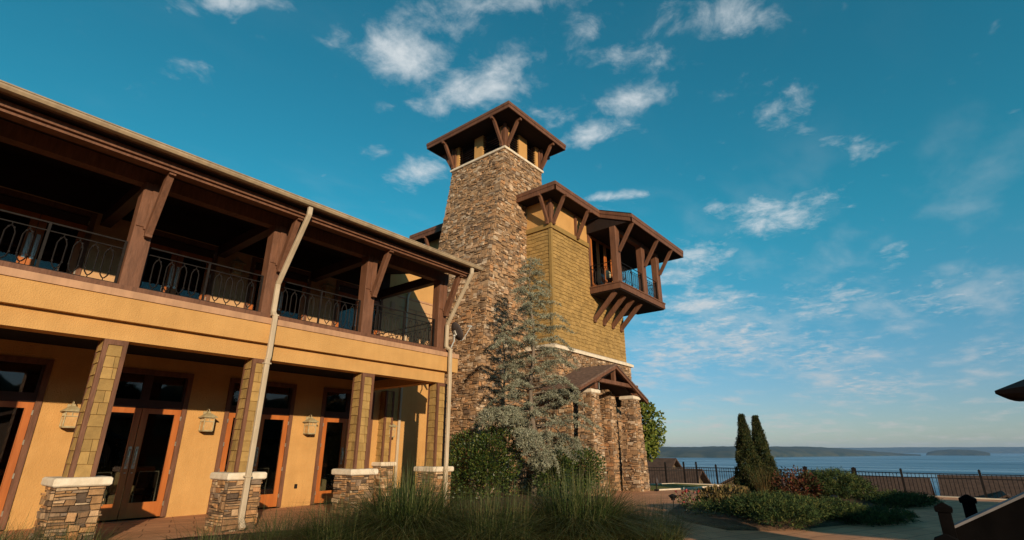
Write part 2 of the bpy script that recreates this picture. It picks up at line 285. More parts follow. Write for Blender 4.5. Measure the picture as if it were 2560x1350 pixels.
# ------------------------------------------------------------------ mesh helpers
ORG = {}
class MB:
    def __init__(s): s.v = []; s.f = []; s.t = []; s.tone = 0.5; s.smooth = False
    def face(s, idx): s.f.append(idx); s.t.append(s.tone)
    def quad(s, a, b, c, d):
        n = len(s.v); s.v += [tuple(a), tuple(b), tuple(c), tuple(d)]; s.face((n, n+1, n+2, n+3))
    def tri(s, a, b, c):
        n = len(s.v); s.v += [tuple(a), tuple(b), tuple(c)]; s.face((n, n+1, n+2))
    def box(s, x0, x1, y0, y1, z0, z1):
        n = len(s.v)
        s.v += [(x0,y0,z0),(x1,y0,z0),(x1,y1,z0),(x0,y1,z0),(x0,y0,z1),(x1,y0,z1),(x1,y1,z1),(x0,y1,z1)]
        for q in ((0,3,2,1),(4,5,6,7),(0,1,5,4),(1,2,6,5),(2,3,7,6),(3,0,4,7)): s.face(tuple(n+i for i in q))
        return s
    def cbox(s, x0, x1, y0, y1, z0, z1, c=0.02):   # box with chamfered top and bottom edges
        prof = [(c, z0), (0, z0 + c), (0, z1 - c), (c, z1)]
        s.loft([[(x0+i,y0+i,z),(x1-i,y0+i,z),(x1-i,y1-i,z),(x0+i,y1-i,z)] for i, z in prof]); return s
    def loft(s, rings, cap=True):
        n = len(s.v); k = len(rings[0])
        for r in rings: s.v += [tuple(p) for p in r]
        for j in range(len(rings) - 1):
            for i in range(k):
                a = n + j*k + i; b = n + j*k + (i+1) % k
                s.face((a, b, b + k, a + k))
        if cap:
            s.face(tuple(n + i for i in reversed(range(k)))); s.face(tuple(n + (len(rings)-1)*k + i for i in range(k)))
        return s
    def bar(s, p, q, w, h, up=(0, 0, 1)):          # beam of section w x h between two points
        p = Vector(p); q = Vector(q); d = (q - p).normalized(); up = Vector(up)
        sx = d.cross(up)
        if sx.length < 1e-4: sx = d.cross(Vector((1, 0, 0)))
        sx.normalize(); sy = sx.cross(d).normalized()
        ring = lambda o: [o + sx*(a*w/2) + sy*(b*h/2) for a, b in ((-1,-1),(1,-1),(1,1),(-1,1))]
        return s.loft([ring(p), ring(q)])
    def tube(s, pts, r, n=6, r2=None, cap=True):
        pts = [Vector(p) for p in pts]; rings = []; last = None
        for i, p in enumerate(pts):
            d = (pts[min(i+1, len(pts)-1)] - pts[max(i-1, 0)]).normalized()
            ref = last if last is not None else (Vector((0,0,1)) if abs(d.z) < .9 else Vector((1,0,0)))
            a = (ref - d * ref.dot(d))
            if a.length < 1e-4: a = d.orthogonal()
            a.normalize(); b = d.cross(a); last = a
            rr = r if r2 is None else r + (r2 - r) * i / max(1, len(pts)-1)
            rings.append([p + a*(math.cos(t)*rr) + b*(math.sin(t)*rr) for t in [2*math.pi*k/n for k in range(n)]])
        return s.loft(rings, cap)
    def prism(s, poly, d):                          # polygon (3-D points) extruded along d
        d = Vector(d); return s.loft([[Vector(p) for p in poly], [Vector(p) + d for p in poly]])
    def lathe(s, prof, c, n=12):
        return s.loft([[(c[0] + r*math.cos(2*math.pi*k/n), c[1] + r*math.sin(2*math.pi*k/n), c[2] + z) for k in range(n)] for r, z in prof])
    def build(s, name, m, parent=None, org=None, smooth=False, bevel=0.0):
        o_ = ORG.get(parent.name, Vector()) if parent is not None else Vector(org or (0, 0, 0))
        me = bpy.data.meshes.new(name)
        ox, oy, oz = o_
        me.from_pydata([(a-ox, b-oy, c-oz) for a, b, c in s.v], [], s.f)
        if min(s.t, default=.5) != max(s.t, default=.5):
            at = me.attributes.new('tone', 'FLOAT', 'FACE'); at.data.foreach_set('value', s.t)
        me.materials.append(M[m] if isinstance(m, str) else m)
        if smooth: me.polygons.foreach_set('use_smooth', [True]*len(s.f))
        me.update()
        o = bpy.data.objects.new(name, me); COL.objects.link(o)
        if parent is not None: o.parent = parent; ORG[o.name] = o_
        else: o.location = o_; ORG[o.name] = o_
        if bevel:
            b = o.modifiers.new('bevel', 'BEVEL'); b.width = bevel; b.segments = 1; b.limit_method = 'ANGLE'
        return o
def tag(o, label=None, cat=None, group=None, kind=None):
    if label: o['label'] = label
    if cat: o['category'] = cat
    if group: o['group'] = group
    if kind: o['kind'] = kind
    return o
def thing(name, loc, label, cat, group=None):
    o = bpy.data.objects.new(name, None); COL.objects.link(o); o.location = loc; o.empty_display_size = .2
    ORG[o.name] = Vector(loc); return tag(o, label, cat, group)
def copy_tree(o, loc=None, rz=None, scale=None, parent=None):
    c = o.copy(); COL.objects.link(c)
    if parent is not None: c.parent = parent
    if loc is not None: c.location = loc
    if rz is not None: c.rotation_euler = (0, 0, rz)
    if scale is not None: c.scale = (scale,)*3 if isinstance(scale, (int, float)) else scale
    for ch in list(o.children): copy_tree(ch, parent=c)
    return c

def stones(mb, c00, c10, c11, c01, n, cw=0.09, ch=0.055, depth=(0.015, 0.06), sizes=None, seed=1, gap=0.012, jit=0.25):
    """lay irregular stones over the quad c00 (u0,v0) c10 c11 c01, standing proud along n"""
    rr = random.Random(seed); c00, c10, c11, c01, n = map(Vector, (c00, c10, c11, c01, n))
    W = ((c10-c00).length + (c11-c01).length)/2; H = ((c01-c00).length + (c11-c10).length)/2
    nu = max(2, round(W/cw)); nv = max(2, round(H/ch))
    P = lambda u, v: (c00*(1-u) + c10*u)*(1-v) + (c01*(1-u) + c11*u)*v
    occ = [[False]*nu for _ in range(nv)]
    sizes = sizes or [(2,1),(3,1),(4,1),(5,1),(3,2),(2,2),(4,2),(1,1),(2,1),(3,1),(4,1),(2,3)]
    off = [[(rr.uniform(-jit, jit), rr.uniform(-jit, jit)) for _ in range(nu+1)] for _ in range(nv+1)]
    for j in range(nv):
        for i in range(nu):
            if occ[j][i]: continue
            a, b = rr.choice(sizes); a = min(a, nu-i); b = min(b, nv-j)
            while a > 1 and any(occ[j][i+k] for k in range(a)): a -= 1
            if nu - i - a == 1 and not occ[j][nu-1]: a += 1
            bb = 1
            while bb < b and not any(occ[j+bb][i+k] for k in range(a)): bb += 1
            b = bb
            for y in range(b):
                for x in range(a): occ[j+y][i+x] = True
            gu = gap/W; gv = gap/H
            def cor(ii, jj, su, sv):
                o = off[jj][ii]
                u = (ii + (o[0] if 0 < ii < nu else 0))/nu + su*gu; v = (jj + (o[1] if 0 < jj < nv else 0))/nv + sv*gv
                return P(u, v)
            q = [cor(i, j, .5, .5), cor(i+a, j, -.5, .5), cor(i+a, j+b, -.5, -.5), cor(i, j+b, .5, -.5)]
            cen = sum(q, Vector())/4; d = rr.uniform(*depth)
            mb.tone = rr.random()
            ins = rr.uniform(.10, .2)
            mid = [p + n*(d*.75) for p in q]
            top = [p.lerp(cen, ins) + n*(d + rr.uniform(-.006, .006)) for p in q]
            k = len(mb.v); mb.v += [tuple(p) for p in q + mid + top]
            for e in range(4):
                f = (e+1) % 4
                mb.face((k+e, k+f, k+4+f, k+4+e)); mb.face((k+4+e, k+4+f, k+8+f, k+8+e))
            mb.face((k+8, k+9, k+10, k+11))

def shingles(mb, c00, U, V, n, w, h, course=0.2, wid=(0.12, 0.3), wav=0.018, seed=3):
    rr = random.Random(seed); c00, U, V, n = map(Vector, (c00, U, V, n))
    rows = max(1, round(h/course)); c = h/rows
    for r in range(rows):
        u = 0.0; ph = rr.uniform(0, 6)
        while u < w - 1e-4:
            a = min(rr.uniform(*wid), w-u)
            if w - u - a < wid[0]*.6: a = w - u
            lo = r*c + (rr.uniform(-wav, wav) if r else 0); hi = (r+1)*c + .012 if r < rows-1 else h
            mb.tone = rr.random(); g = .004
            p = lambda uu, vv, dd: tuple(c00 + U*uu + V*vv + n*dd)
            k = len(mb.v)
            mb.v += [p(u+g,lo,.030), p(u+a-g,lo,.030), p(u+a-g,hi,.006), p(u+g,hi,.006), p(u+g,lo,0), p(u+a-g,lo,0), p(u+a-g,hi,0), p(u+g,hi,0)]
            for q in ((0,1,2,3),(4,5,1,0),(5,6,2,1),(7,4,0,3)): mb.face(tuple(k+i for i in q))
            u += a

# ------------------------------------------------------------------ ground, water, far hills
def edge_x(y):          # the terrace ends here and the hillside drops to the lake
    return 24.4 + 0.20*max(0, min(y, 11)) if y > -3 else 24.4
def ground():
    xs = sorted(set([-400,-250,-150,-80,-40,-20] + list(range(-10, 60, 3)) + list(range(60, 140, 8)) + list(range(140, 420, 20))))
    ys = sorted(set([-400,-300,-220,-160,-120] + list(range(-90, 96, 6)) + [120,160,220,300,400]))
    mb = MB()
    def z(x, y):
        e = edge_x(y) + 0.6; d = x - e
        if d <= 0: return -0.2
        return max(-47, -0.2 - 0.22*min(d, 45) - 0.10*max(0, d-45) + 0.5*math.sin(x*.11 + y*.07)*min(1, d/30))
    nx = len(xs)
    for y in ys:
        for x in xs: mb.v.append((x, y, z(x, y)))
    for j in range(len(ys)-1):
        for i in range(nx-1): mb.face((j*nx+i, j*nx+i+1, (j+1)*nx+i+1, (j+1)*nx+i))
    tag(mb.build('ground', 'soil', smooth=True), kind='structure')
    lk = MB(); n = 96
    ring = lambda r: [(r*math.cos(2*math.pi*k/n), r*math.sin(2*math.pi*k/n), -40) for k in range(n)]
    rs = [100, 400, 1000, 2500, 6000, 15500]
    lk.loft([ring(r) for r in rs], cap=False)
    tag(lk.build('lake_water', 'water'), kind='structure')
    # paved terrace, laid 4 mm and more above the ground sheet
    pv = MB(); pts = [(-14,-10.5), (24.2,-10.5), (24.2,-3), (24.3,0), (24.9,3), (25.6,6), (26.3,9.0), (26.0,11.0), (24.5,11.6), (14,17), (-14,17)]
    pv.v = [(x, y, -.1) for x, y in pts]; pv.face(tuple(range(len(pts))))
    tag(pv.build('pavement', 'pave'), kind='structure')
    cb = MB()
    e = pts[1:9]
    for a, b in zip(e[1:], e[2:]): cb.bar((a[0], a[1], -.11), (b[0], b[1], -.11), .14, .09)
    tag(cb.build('pavement_kerb', 'curb'), kind='structure')
    lw = MB(); P = [(21.0, 9.75), (22.9, 9.05), (25.4, 8.7), (25.6, 10.8), (23.3, 11.6), (21.2, 11.6)]
    lw.prism([(x, y, -.14) for x, y in P], (0, 0, .075)); tag(lw.build('lawn', 'lawn'), kind='structure')
    lc = MB()
    for a, b in zip(P[:3], P[1:3]): lc.bar((a[0], a[1], -.09), (b[0], b[1], -.09), .11, .08)
    tag(lc.build('lawn_kerb', 'curb'), kind='structure')
    def bed(name, P, h=.10):
        b = MB(); c = (sum(p[0] for p in P)/len(P), sum(p[1] for p in P)/len(P))
        k = len(P); rings = []
        for f, z in ((1, -.12), (.97, -.05), (.7, -.02 + h*.4), (.3, h)):
            rings.append([(c[0] + (p[0]-c[0])*f, c[1] + (p[1]-c[1])*f, z) for p in P])
        b.loft(rings); tag(b.build(name, 'mulch', smooth=True), kind='structure')
    bed('planting_bed', [(11.6,3.9), (12.2,3.0), (14.0,2.2), (16.2,1.7), (16.3,3.2), (16.8,5.0), (15.6,6.6), (13.8,6.1), (12.4,5.1)])
    bed('planting_bed', [(18.0,2.0), (21.5,0.9), (23.2,2.0), (23.6,4.5), (23.6,8.0), (21.5,7.8), (19.0,5.8), (17.6,3.6)])
    bed('planting_bed', [(11.2,10.9), (12.4,9.6), (14.6,8.9), (16.6,9.4), (16.7,12.9), (13.5,16.0), (11.4,12.8)], .05)
    bed('planting_bed', [(.6,10.8), (2.2,9.8), (5.0,8.9), (6.4,6.6), (7.0,4.6), (9.6,4.2), (10.4,6.2), (9.2,8.6), (7.6,9.8), (4.2,11.1)], .04)
ground()

def az_px(px): return 39.22 - math.degrees(math.atan((px-1280)*math.cos(R(19.4156))/1284.49))
def ridge(name, azs, dist, top, depth, seed, n=160):
    rr = np.random.RandomState(seed); a0, a1 = azs
    A = np.linspace(a0, a1, n)
    wob = sum(np.sin(A*f + rr.uniform(0, 6))*w for f, w in ((.35, .5), (.9, .3), (2.3, .14), (5.1, .06)))
    mb = MB(); prof = [(-.02, 0), (.0, .22), (.25, .62), (.6, .95), (1.0, 1.0), (1.6, .7), (2.2, 0)]
    for k, a in enumerate(A):
        d = dist(a); t = top(a, wob[k]); c, s = math.cos(R(a)), math.sin(R(a))
        for i, (f, h) in enumerate(prof):
            rad = d + depth*f; z = -41 + h*t + (1 if i == 1 else 3)*h*rr.uniform(-.6, .6)*min(1, t/30)
            mb.v.append((rad*c, rad*s, max(-41, z)))
    m = len(prof)
    for k in range(n-1):
        for i in range(m-1):
            q = k*m + i; mb.face((q, q+1, q+m+1, q+m))
    return tag(mb.build(name, 'forest', smooth=True), kind='structure')
def sm(x, a, b): t = max(0, min(1, (x-a)/(b-a))); return t*t*(3-2*t)
ridge('hills', (80, 2.4), lambda a: 3900 + 1500*sm(a, 18, 6) + 900*sm(a, 8, 3), lambda a, w: (72 + 5*w)*sm(a, 1.6, 10.5)**.8 + 6, 700, 3, 260)
ridge('far_hills', (40, -70), lambda a: 13600, lambda a, w: 118 + 6*w, 900, 5, 200)
ridge('island', (2.05, -2.0), lambda a: 7000, lambda a, w: 4 + (56 + 3*w)*(1 - ((a)/2.1)**2)**.45 if abs(a) < 2.05 else 3, 260, 8, 60)

# ------------------------------------------------------------------ the two-storey porch wing
F = 11.6; YW = 15.05
CX = [-0.05, 2.66, 5.37, 8.23, 10.89]          # porch columns and the posts above them
DX = [-1.42, 1.45, 4.30, 7.17, 10.02]          # pairs of doors
wing = thing('lodge_wing', (4, 13, 0), 'two storey ochre stucco porch wing with orange wood doors and a railed upper gallery', 'building')
X0, X1 = -3.6, 11.3
def part(name, m, mb, parent, **k): return mb.build(name, m, parent, **k)

def stucco_wall(z0, z1, m, y=YW, holes=(), x0=X0, x1=13.95, name='wall'):
    mb = MB(); x = x0
    for a, b, h0, h1 in sorted(holes):
        mb.box(x, a, y, y+.18, z0, z1)
        if h0 > z0: mb.box(a, b, y, y+.18, z0, h0)
        mb.box(a, b, y, y+.18, h1, z1); x = b
    mb.box(x, x1, y, y+.18, z0, z1)
    return part(name, m, mb, wing)
hol = [(c-.97, c+.97, -.1, 3.30) for c in DX]
stucco_wall(-.12, 4.1, 'stucco', holes=hol)
stucco_wall(4.34, 6.90, 'stucco_pale', holes=[(c-.97, c+.97, 4.34, 6.85) for c in DX])
stucco_wall(6.905, 8.25, 'soffit', x1=11.25, name='shade_dark_upper_wall'); stucco_wall(6.905, 8.9, 'stucco', x0=11.251)  # upper wall coloured dark in place of the gallery shade
b = MB()
for x0, x1 in ((11.75, 12.6), (12.66, 13.3), (13.36, 13.9)):
    for z0, z1 in ((6.5, 6.53), (5.1, 5.13)): b.box(x0, x1, YW-.02, YW-.004, z0, z1)
    b.box(x1-.03, x1, YW-.02, YW-.004, 5.13, 6.5)
b.box(11.6, 13.95, YW-.03, YW-.004, 6.88, 6.95)
part('wall_panel_moulding', 'pink', b, wing)

def door_pair(c, z, top, tr_top, handle_z, handle_l, upper=False):
    y = YW
    fr = MB()                                            # frame: jambs, head, transom bar
    for s in (-1, 1): fr.box(c+s*.86 if s > 0 else c-.97, c+.97 if s > 0 else c-.86, y-.03, y+.13, z, tr_top)
    fr.box(c-.86, c+.86, y-.028, y+.13, tr_top-.12, tr_top)
    f = part('door_frame', 'trim', fr, wing)
    tb = MB(); tb.box(c-.86, c+.86, y-.01, y+.12, top+.01, top+.20); tb.box(c-.04, c+.04, y-.008, y+.12, top+.20, tr_top-.12)
    for s in (-1, 1):
        a, e = (c+.04, c+.86) if s > 0 else (c-.86, c-.04)
        tb.box(a, a+.05, y, y+.11, top+.20, tr_top-.12); tb.box(e-.05, e, y, y+.11, top+.20, tr_top-.12)
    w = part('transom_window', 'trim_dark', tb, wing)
    g = MB()
    for s in (-1, 1):
        a, e = (c+.09, c+.81) if s > 0 else (c-.81, c-.09)
        g.box(a, e, y+.05, y+.056, top+.2, tr_top-.12)
    part('glass_pane', 'glass', g, w)
    for s in (-1, 1):
        a, e = (c+.008, c+.855) if s > 0 else (c-.855, c-.008)
        st = .125
        d = MB()
        d.box(a, a+st, y, y+.05, z+.02, top); d.box(e-st, e, y, y+.05, z+.02, top)
        d.box(a+st, e-st, y+.001, y+.049, top-.12, top); d.box(a+st, e-st, y+.001, y+.049, z+.02, z+.35)
        for q in ((a+st, y+.012, z+.35, top-.12), (e-st-.012, y+.012, z+.35, top-.12)): d.box(q[0], q[0]+.012, q[1]-.022, q[1], q[2], q[3])
        dd = part('door', 'door', d, wing)
        g = MB(); g.box(a+st, e-st, y+.022, y+.028, z+.35, top-.12); part('glass_pane', 'glass', g, dd)
        hx = c + s*.07; h = MB()
        h.box(hx-.032, hx+.032, y-.008, y, z+handle_z-.03, z+handle_z+handle_l)
        if upper:
            for q in (-.026, .026): h.tube([(hx+q, y-.008, z+handle_z+.02), (hx+q, y-.05, z+handle_z+.05), (hx+q, y-.05, z+handle_z+handle_l-.06), (hx+q, y-.008, z+handle_z+handle_l-.02)], .011, 5)
        else:
            h.tube([(hx, y-.008, z+handle_z+.03), (hx, y-.055, z+handle_z+.10), (hx, y-.06, z+handle_z+.25), (hx, y-.04, z+handle_z+.36), (hx, y-.008, z+handle_z+.40)], .014, 6)
            h.lathe([(.02, 0), (.02, .02)], (hx, y-.02, z+handle_z-.13), 8)
        part('handle', 'silver' if upper else 'brass', h, dd)
        ex = e+.004 if s > 0 else a-.004
        for zz in (.25, .95, 1.6, 2.2):
            hg = MB(); hg.box(ex-.012, ex+.012, y-.034, y-.001, z+zz, z+zz+.10)
            part('hinge', 'brass', hg, dd)
for c in DX: door_pair(c, -.08, 2.38, 3.30, 1.12, .46)
for c in DX: door_pair(c, 4.33, 6.55, 6.86 if False else 6.95, 1.13, .56, True) if False else door_pair(c, 4.33, 6.50, 6.86, 1.13, .56, True)
# outlet cover between two of the doors
b = MB(); b.cbox(8.48, 8.56, YW-.03, YW-.002, .38, .50, .008); part('outlet_cover', 'iron', b, wing)

# rooms behind the glass
b = MB()
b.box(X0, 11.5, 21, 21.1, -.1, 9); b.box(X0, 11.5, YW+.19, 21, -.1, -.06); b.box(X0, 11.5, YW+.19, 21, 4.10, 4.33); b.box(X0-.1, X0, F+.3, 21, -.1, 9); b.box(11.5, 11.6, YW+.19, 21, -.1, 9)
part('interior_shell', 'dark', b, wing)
# porch ceiling, gallery floor, beams
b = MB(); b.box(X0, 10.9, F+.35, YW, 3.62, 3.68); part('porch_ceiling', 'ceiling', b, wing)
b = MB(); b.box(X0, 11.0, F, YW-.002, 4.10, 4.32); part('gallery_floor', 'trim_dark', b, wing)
b = MB(); b.box(X0, 10.96, F, F+.34, 3.34, 3.68); part('lower_beam', 'stucco', b, wing)
b = MB(); b.box(10.62, 10.95, F+.341, YW-.003, 3.36, 3.615); part('end_beam', 'stucco', b, wing)
b = MB(); b.box(X0, 11.38, F-.13, F+.36, 3.683, 4.115); b.box(11.0, 11.375, F+.36, F+.7, 3.69, 4.10); part('upper_beam', 'stucco', b, wing)
b = MB(); b.box(X0, 11.40, F-.16, F+.37, 4.118, 4.25); part('beam_flashing', 'pink', b, wing)
b = MB(); b.box(X0, 11.18, F-.12, F+.36, 4.253, 4.35); part('gallery_sill', 'trim', b, wing)

# columns on stone piers
for i, cx in enumerate(CX):
    p = MB(); w = .33
    p.box(cx-w+.02, cx+w-.02, F-.12, F+.52, -.15, .83)
    pier = part('stone_pier', 'mortar', p, wing)
    s = MB(); z0, z1 = -.12, .84
    for a, c, n in (((cx-w, F-.14), (cx+w, F-.14), (0,-1,0)), ((cx-w, F+.54), (cx-w, F-.14), (-1,0,0)), ((cx+w, F-.14), (cx+w, F+.54), (1,0,0))):
        e = .03
        stones(s, (*a, z0), (*c, z0), (*c, z1), (*a, z1), n, .075, .048, (.0, .055), seed=40+i*3+int(n[0]), gap=.012)
    part('stone_facing', 'stone', s, pier)
    c = MB(); c.cbox(cx-.40, cx+.40, F-.22, F+.62, .842, .985, .025); part('pier_cap', 'cap', c, pier, bevel=.006)
    k = MB(); h0, h1 = .985, 3.335; a = .185
    k.box(cx-a+.02, cx+a-.02, F+.02, F+.38, h0, h1)
    col = part('column', 'trim', k, wing)
    t = MB()
    for sx in (-1, 1):
        x = cx + sx*(a-.035); t.box(x-.035, x+.035, F-.012, F+.058, h0, h1)
        t.box(x-.035, x+.035, F+.342, F+.412, h0, h1)
    t.box(cx-a+.07, cx+a-.07, F-.010, F+.05, h1-.09, h1)
    part('column_trim', 'trim', t, col)
    g = MB()
    shingles(g, (cx-a+.07, F+.02, h0), (1,0,0), (0,0,1), (0,-1,0), 2*a-.14, h1-h0-.09, .205, (.09, .2), .004, seed=i)
    shingles(g, (cx-a+.02, F+.34, h0), (0,-1,0), (0,0,1), (-1,0,0), .285, h1-h0, .205, (.09, .2), .004, seed=i+9)
    part('column_shingles', 'shingle', g, col)
# pilaster with its own pier against the wall
cx = 11.42
p = MB(); p.box(cx-.24, cx+.24, YW-.42, YW-.002, -.12, .93); pl = part('stone_pier', 'mortar', p, wing)
s = MB()
for a, c, n in (((cx-.25, YW-.43), (cx+.25, YW-.43), (0,-1,0)), ((cx-.25, YW-.01), (cx-.25, YW-.43), (-1,0,0)), ((cx+.25, YW-.43), (cx+.25, YW-.01), (1,0,0))):
    stones(s, (*a, -.12), (*c, -.12), (*c, .93), (*a, .93), n, .075, .048, (.0, .05), seed=91)
part('stone_facing', 'stone', s, pl)
c = MB(); c.cbox(cx-.32, cx+.32, YW-.5, YW-.002, .932, 1.06, .02); part('pier_cap', 'cap', c, pl)
k = MB(); k.box(cx-.155, cx+.155, YW-.29, YW-.003, 1.06, 3.36); col = part('column', 'trim', k, wing)
t = MB()
for sx in (-1, 1): t.box(cx+sx*.14-.035, cx+sx*.14+.035, YW-.33, YW-.26, 1.06, 3.36)
part('column_trim', 'trim', t, col)
g = MB(); shingles(g, (cx-.105, YW-.292, 1.06), (1,0,0), (0,0,1), (0,-1,0), .21, 2.28, .205, (.09,.2), .004, seed=77)
shingles(g, (cx-.156, YW-.01, 1.06), (0,-1,0), (0,0,1), (-1,0,0), .25, 2.28, .205, (.09,.2), .004, seed=78)
part('column_shingles', 'shingle', g, col)

# gallery posts and braces
PW = .165
for i, cx in enumerate(CX):
    x = cx - (.03 if i else 0) - (.10 if i == 4 else 0) - (.17 if i == 3 else 0)
    p = MB(); p.box(x-PW, x+PW, F-.0, F+.30, 4.35, 6.56); p.box(x-.02, x+PW-.04, F-.05, F, 5.55, 6.56); p.box(x-PW+.01, x+.02, F-.022, F, 5.60, 6.56)
    po = part('gallery_post', 'trim', p, wing, bevel=.008)
    b = MB(); xb = x + .07
    b.bar((xb, F-.07, 5.46), (xb, 10.99, 6.64), .12, .17, (0, 1, 0)); b.box(xb-.062, xb+.062, 10.86, 11.06, 6.55, 6.67); b.box(xb-.062, xb+.062, F-.15, F-.051, 5.38, 5.50)
    part('post_brace', 'trim', b, wing, bevel=.006)
b = MB(); b.box(X0, 11.06, F+.10, F+.34, 6.562, 6.86); part('gallery_header', 'trim', b, wing)
for i, cx in enumerate(CX): b = MB(); b.box(cx-.14, cx+.08, F+.341, YW-.004, 6.60, 6.88); part('gallery_cross_beam', 'trim_dark', b, wing)  # darker than the posts: shade under the roof put into the colour
# wrought iron railing: one panel per bay
def rail_panel(p, q, z0=4.42, z1=5.27, mid=True, parent=wing, name='railing_panel', ov=.235, z2=5.12):
    p = Vector((*p, 0)); q = Vector((*q, 0)); L = (q-p).length; d = (q-p)/L
    at = lambda u, z: tuple(p + d*u + Vector((0, 0, z)))
    m = MB()
    for z, r in ((z1, .016), (z2, .011), (z0, .012)): m.bar(at(0, z), at(L, z), 2*r, 1.6*r)
    for u in (0.02, L-.02) + ((L/2,) if mid else ()): m.bar(at(u, z0-.08), at(u, z1+.01), .04, .04, (d.x, d.y, 0))
    n = max(1, int((L-.15)/ov)); s0 = (L - n*ov)/2 + ov/2; w = ov*.29
    for k in range(n):
        u = s0 + k*ov; H = z2 - z0
        if mid and abs(u - L/2) < .07: continue
        a, b_ = z0 + .05, z2 - .05
        pts = [(0, b_), (-w*.55, b_-.04), (-w, b_-.12), (-w, a+.13), (-w*.8, a+.06), (-w*.3, a+.01), (0, a)]
        loop = pts + [(-x, z) for x, z in reversed(pts[1:-1])] + [pts[0]]
        m.tube([at(u+x, z) for x, z in loop], .0115, 4)
        m.tube([at(u, b_), at(u, z2)], .009, 4); m.tube([at(u, a), at(u, z0)], .009, 4)
        for x, z in ((-w, a+.13), (w, a+.13), (-w*.55, b_-.04), (w*.55, b_-.04)): m.bar(at(u+x, z-.013), at(u+x, z+.013), .026, .026, (d.x, d.y, 0))
    return part(name, 'iron', m, parent)
PX = [CX[0], CX[1]-.03, CX[2]-.03, CX[3]-.2, CX[4]-.13]
for a, c in zip(PX, PX[1:]): rail_panel((a+PW+.01, F+.15), (c-PW-.01, F+.15))
rail_panel((X0, F+.15), (PX[0]-PW-.01, F+.15))
rail_panel((10.80, F+.32), (10.80, YW-.02), mid=False)
# roof with gutter, fascia boards and sloped soffit
SL = .38
def roofz(y): return 6.88 + SL*(y-10.52)
b = MB()
b.loft([[(x, 10.52, 6.86), (x, 18.2, roofz(18.2)), (x, 18.2, roofz(18.2)-.16), (x, 10.60, 6.78)] for x in (X0-.4, X1)]); b.loft([[(x, 18.2, roofz(18.2)), (x, 26, roofz(18.2)-4), (x, 26, roofz(18.2)-4.2), (x, 18.2, roofz(18.2)-.16)] for x in (X0-.4, X1)])
rf = part('roof', 'roof', b, wing)
b = MB()
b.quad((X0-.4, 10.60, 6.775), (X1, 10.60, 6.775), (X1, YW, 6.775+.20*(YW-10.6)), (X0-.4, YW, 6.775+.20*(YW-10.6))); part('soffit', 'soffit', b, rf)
b = MB(); pr_ = [(10.40, 6.885), (10.395, 6.83), (10.42, 6.785), (10.47, 6.77), (10.52, 6.775), (10.52, 6.865)]
b.loft([[(x, y, z) for y, z in pr_] for x in (X0-.4, X1)]); b.box(X0-.4, X1+.002, 10.385, 10.41, 6.868, 6.89)
part('gutter', 'gutter', b, rf)
b = MB(); b.box(X0-.4, X1-.12, 10.76, 10.82, 6.655, 6.765); b.box(X0-.4, X1-.2, 10.822, 10.90, 6.595, 6.66); b.box(X0-.4, X1-.15, 10.902, 11.06, 6.60, 6.80); part('fascia_board', 'trim', b, rf)
# recessed lights under the gallery roof
for x, y in ((9.3, 12.3), (3.9, 12.9), (7.0, 12.9)):
    q = MB(); z = roofz(y)-.20; q.lathe([(.045, -.03), (.05, 0), (.05, .015)], (x, y, z), 10); part('ceiling_light', 'cap', q, wing)
# downspouts
def spout(name, pts, w=.105, h=.085, straps=()):
    m = MB()
    for a, c in zip(pts, pts[1:]):
        a, c = Vector(a), Vector(c); d = (c-a).normalized()*.012
        m.bar(a-d, c+d, w, h, (0, 1, 0) if abs((c-a).normalized().z) > .5 else (0, 0, 1))
    o = part(name, 'spout', m, wing, bevel=.012)
    s = MB()
    for z, x, y in straps: s.box(x-.075, x+.075, y-.052, y+.052, z, z+.03)
    if straps: part('downspout_strap', 'spout', s, o)
x = 5.40
spout('downspout', [(x, 10.46, 6.74), (x, 10.47, 6.56), (x, 11.46, 5.08), (x, 11.47, 4.40), (x-.01, 11.33, 4.28), (x-.02, 11.32, 3.35), (5.36, 11.31, 3.30), (5.33, 11.30, .12), (5.33, 11.18, -.03)], straps=((4.30, x-.01, 11.36), (.90, 5.33, 11.30), (3.2, 5.36, 11.31)))
x = 10.86
spout('downspout', [(x, 10.46, 6.74), (x, 10.47, 6.58), (x, 11.46, 5.10), (x, 11.47, 4.42), (x+.05, 11.33, 4.30), (x+.06, 11.32, 3.35), (x+.04, 11.31, -.06)], straps=((4.31, x+.04, 11.35), (.90, x+.045, 11.31)))
x = 12.08
spout('downspout', [(x+.2, YW-.3, 7.6), (x+.05, YW-.07, 7.1), (x, YW-.065, 6.9), (x, YW-.065, -.08)], .09, .08)

# ------------------------------------------------------------------ battered stone chimney tower with a belfry
tw = thing('stone_tower', (16, 14.7, 0), 'tall tapering fieldstone tower with an open louvered top under a wide brown roof', 'tower')
YA, YB = 13.04, 16.4; XR = 18.26; ZT = 14.38
def xl(z):                                            # the near side leans in as it climbs, more steeply near the foot
    for (z0, x0), (z1, x1) in zip(PR, PR[1:]):
        if z <= z1: return x0 + (x1-x0)*(z-z0)/(z1-z0)
    return PR[-1][1]
PR = [(-.2, 13.62), (6.3, 14.31), (8.6, 14.56), (10.84, 14.88), (13.0, 15.25), (ZT, 15.45)]
b = MB(); b.loft([[(x+.03, YA+.03, z), (XR-.03, YA+.03, z), (XR-.03, YB-.03, z), (x+.03, YB-.03, z)] for z, x in PR]); sh = part('shaft', 'mortar', b, tw)
s = MB(); big = [(1,1),(2,1),(3,1),(2,1),(3,2),(2,2),(4,2),(1,2),(3,1),(2,1),(4,3),(1,1)]
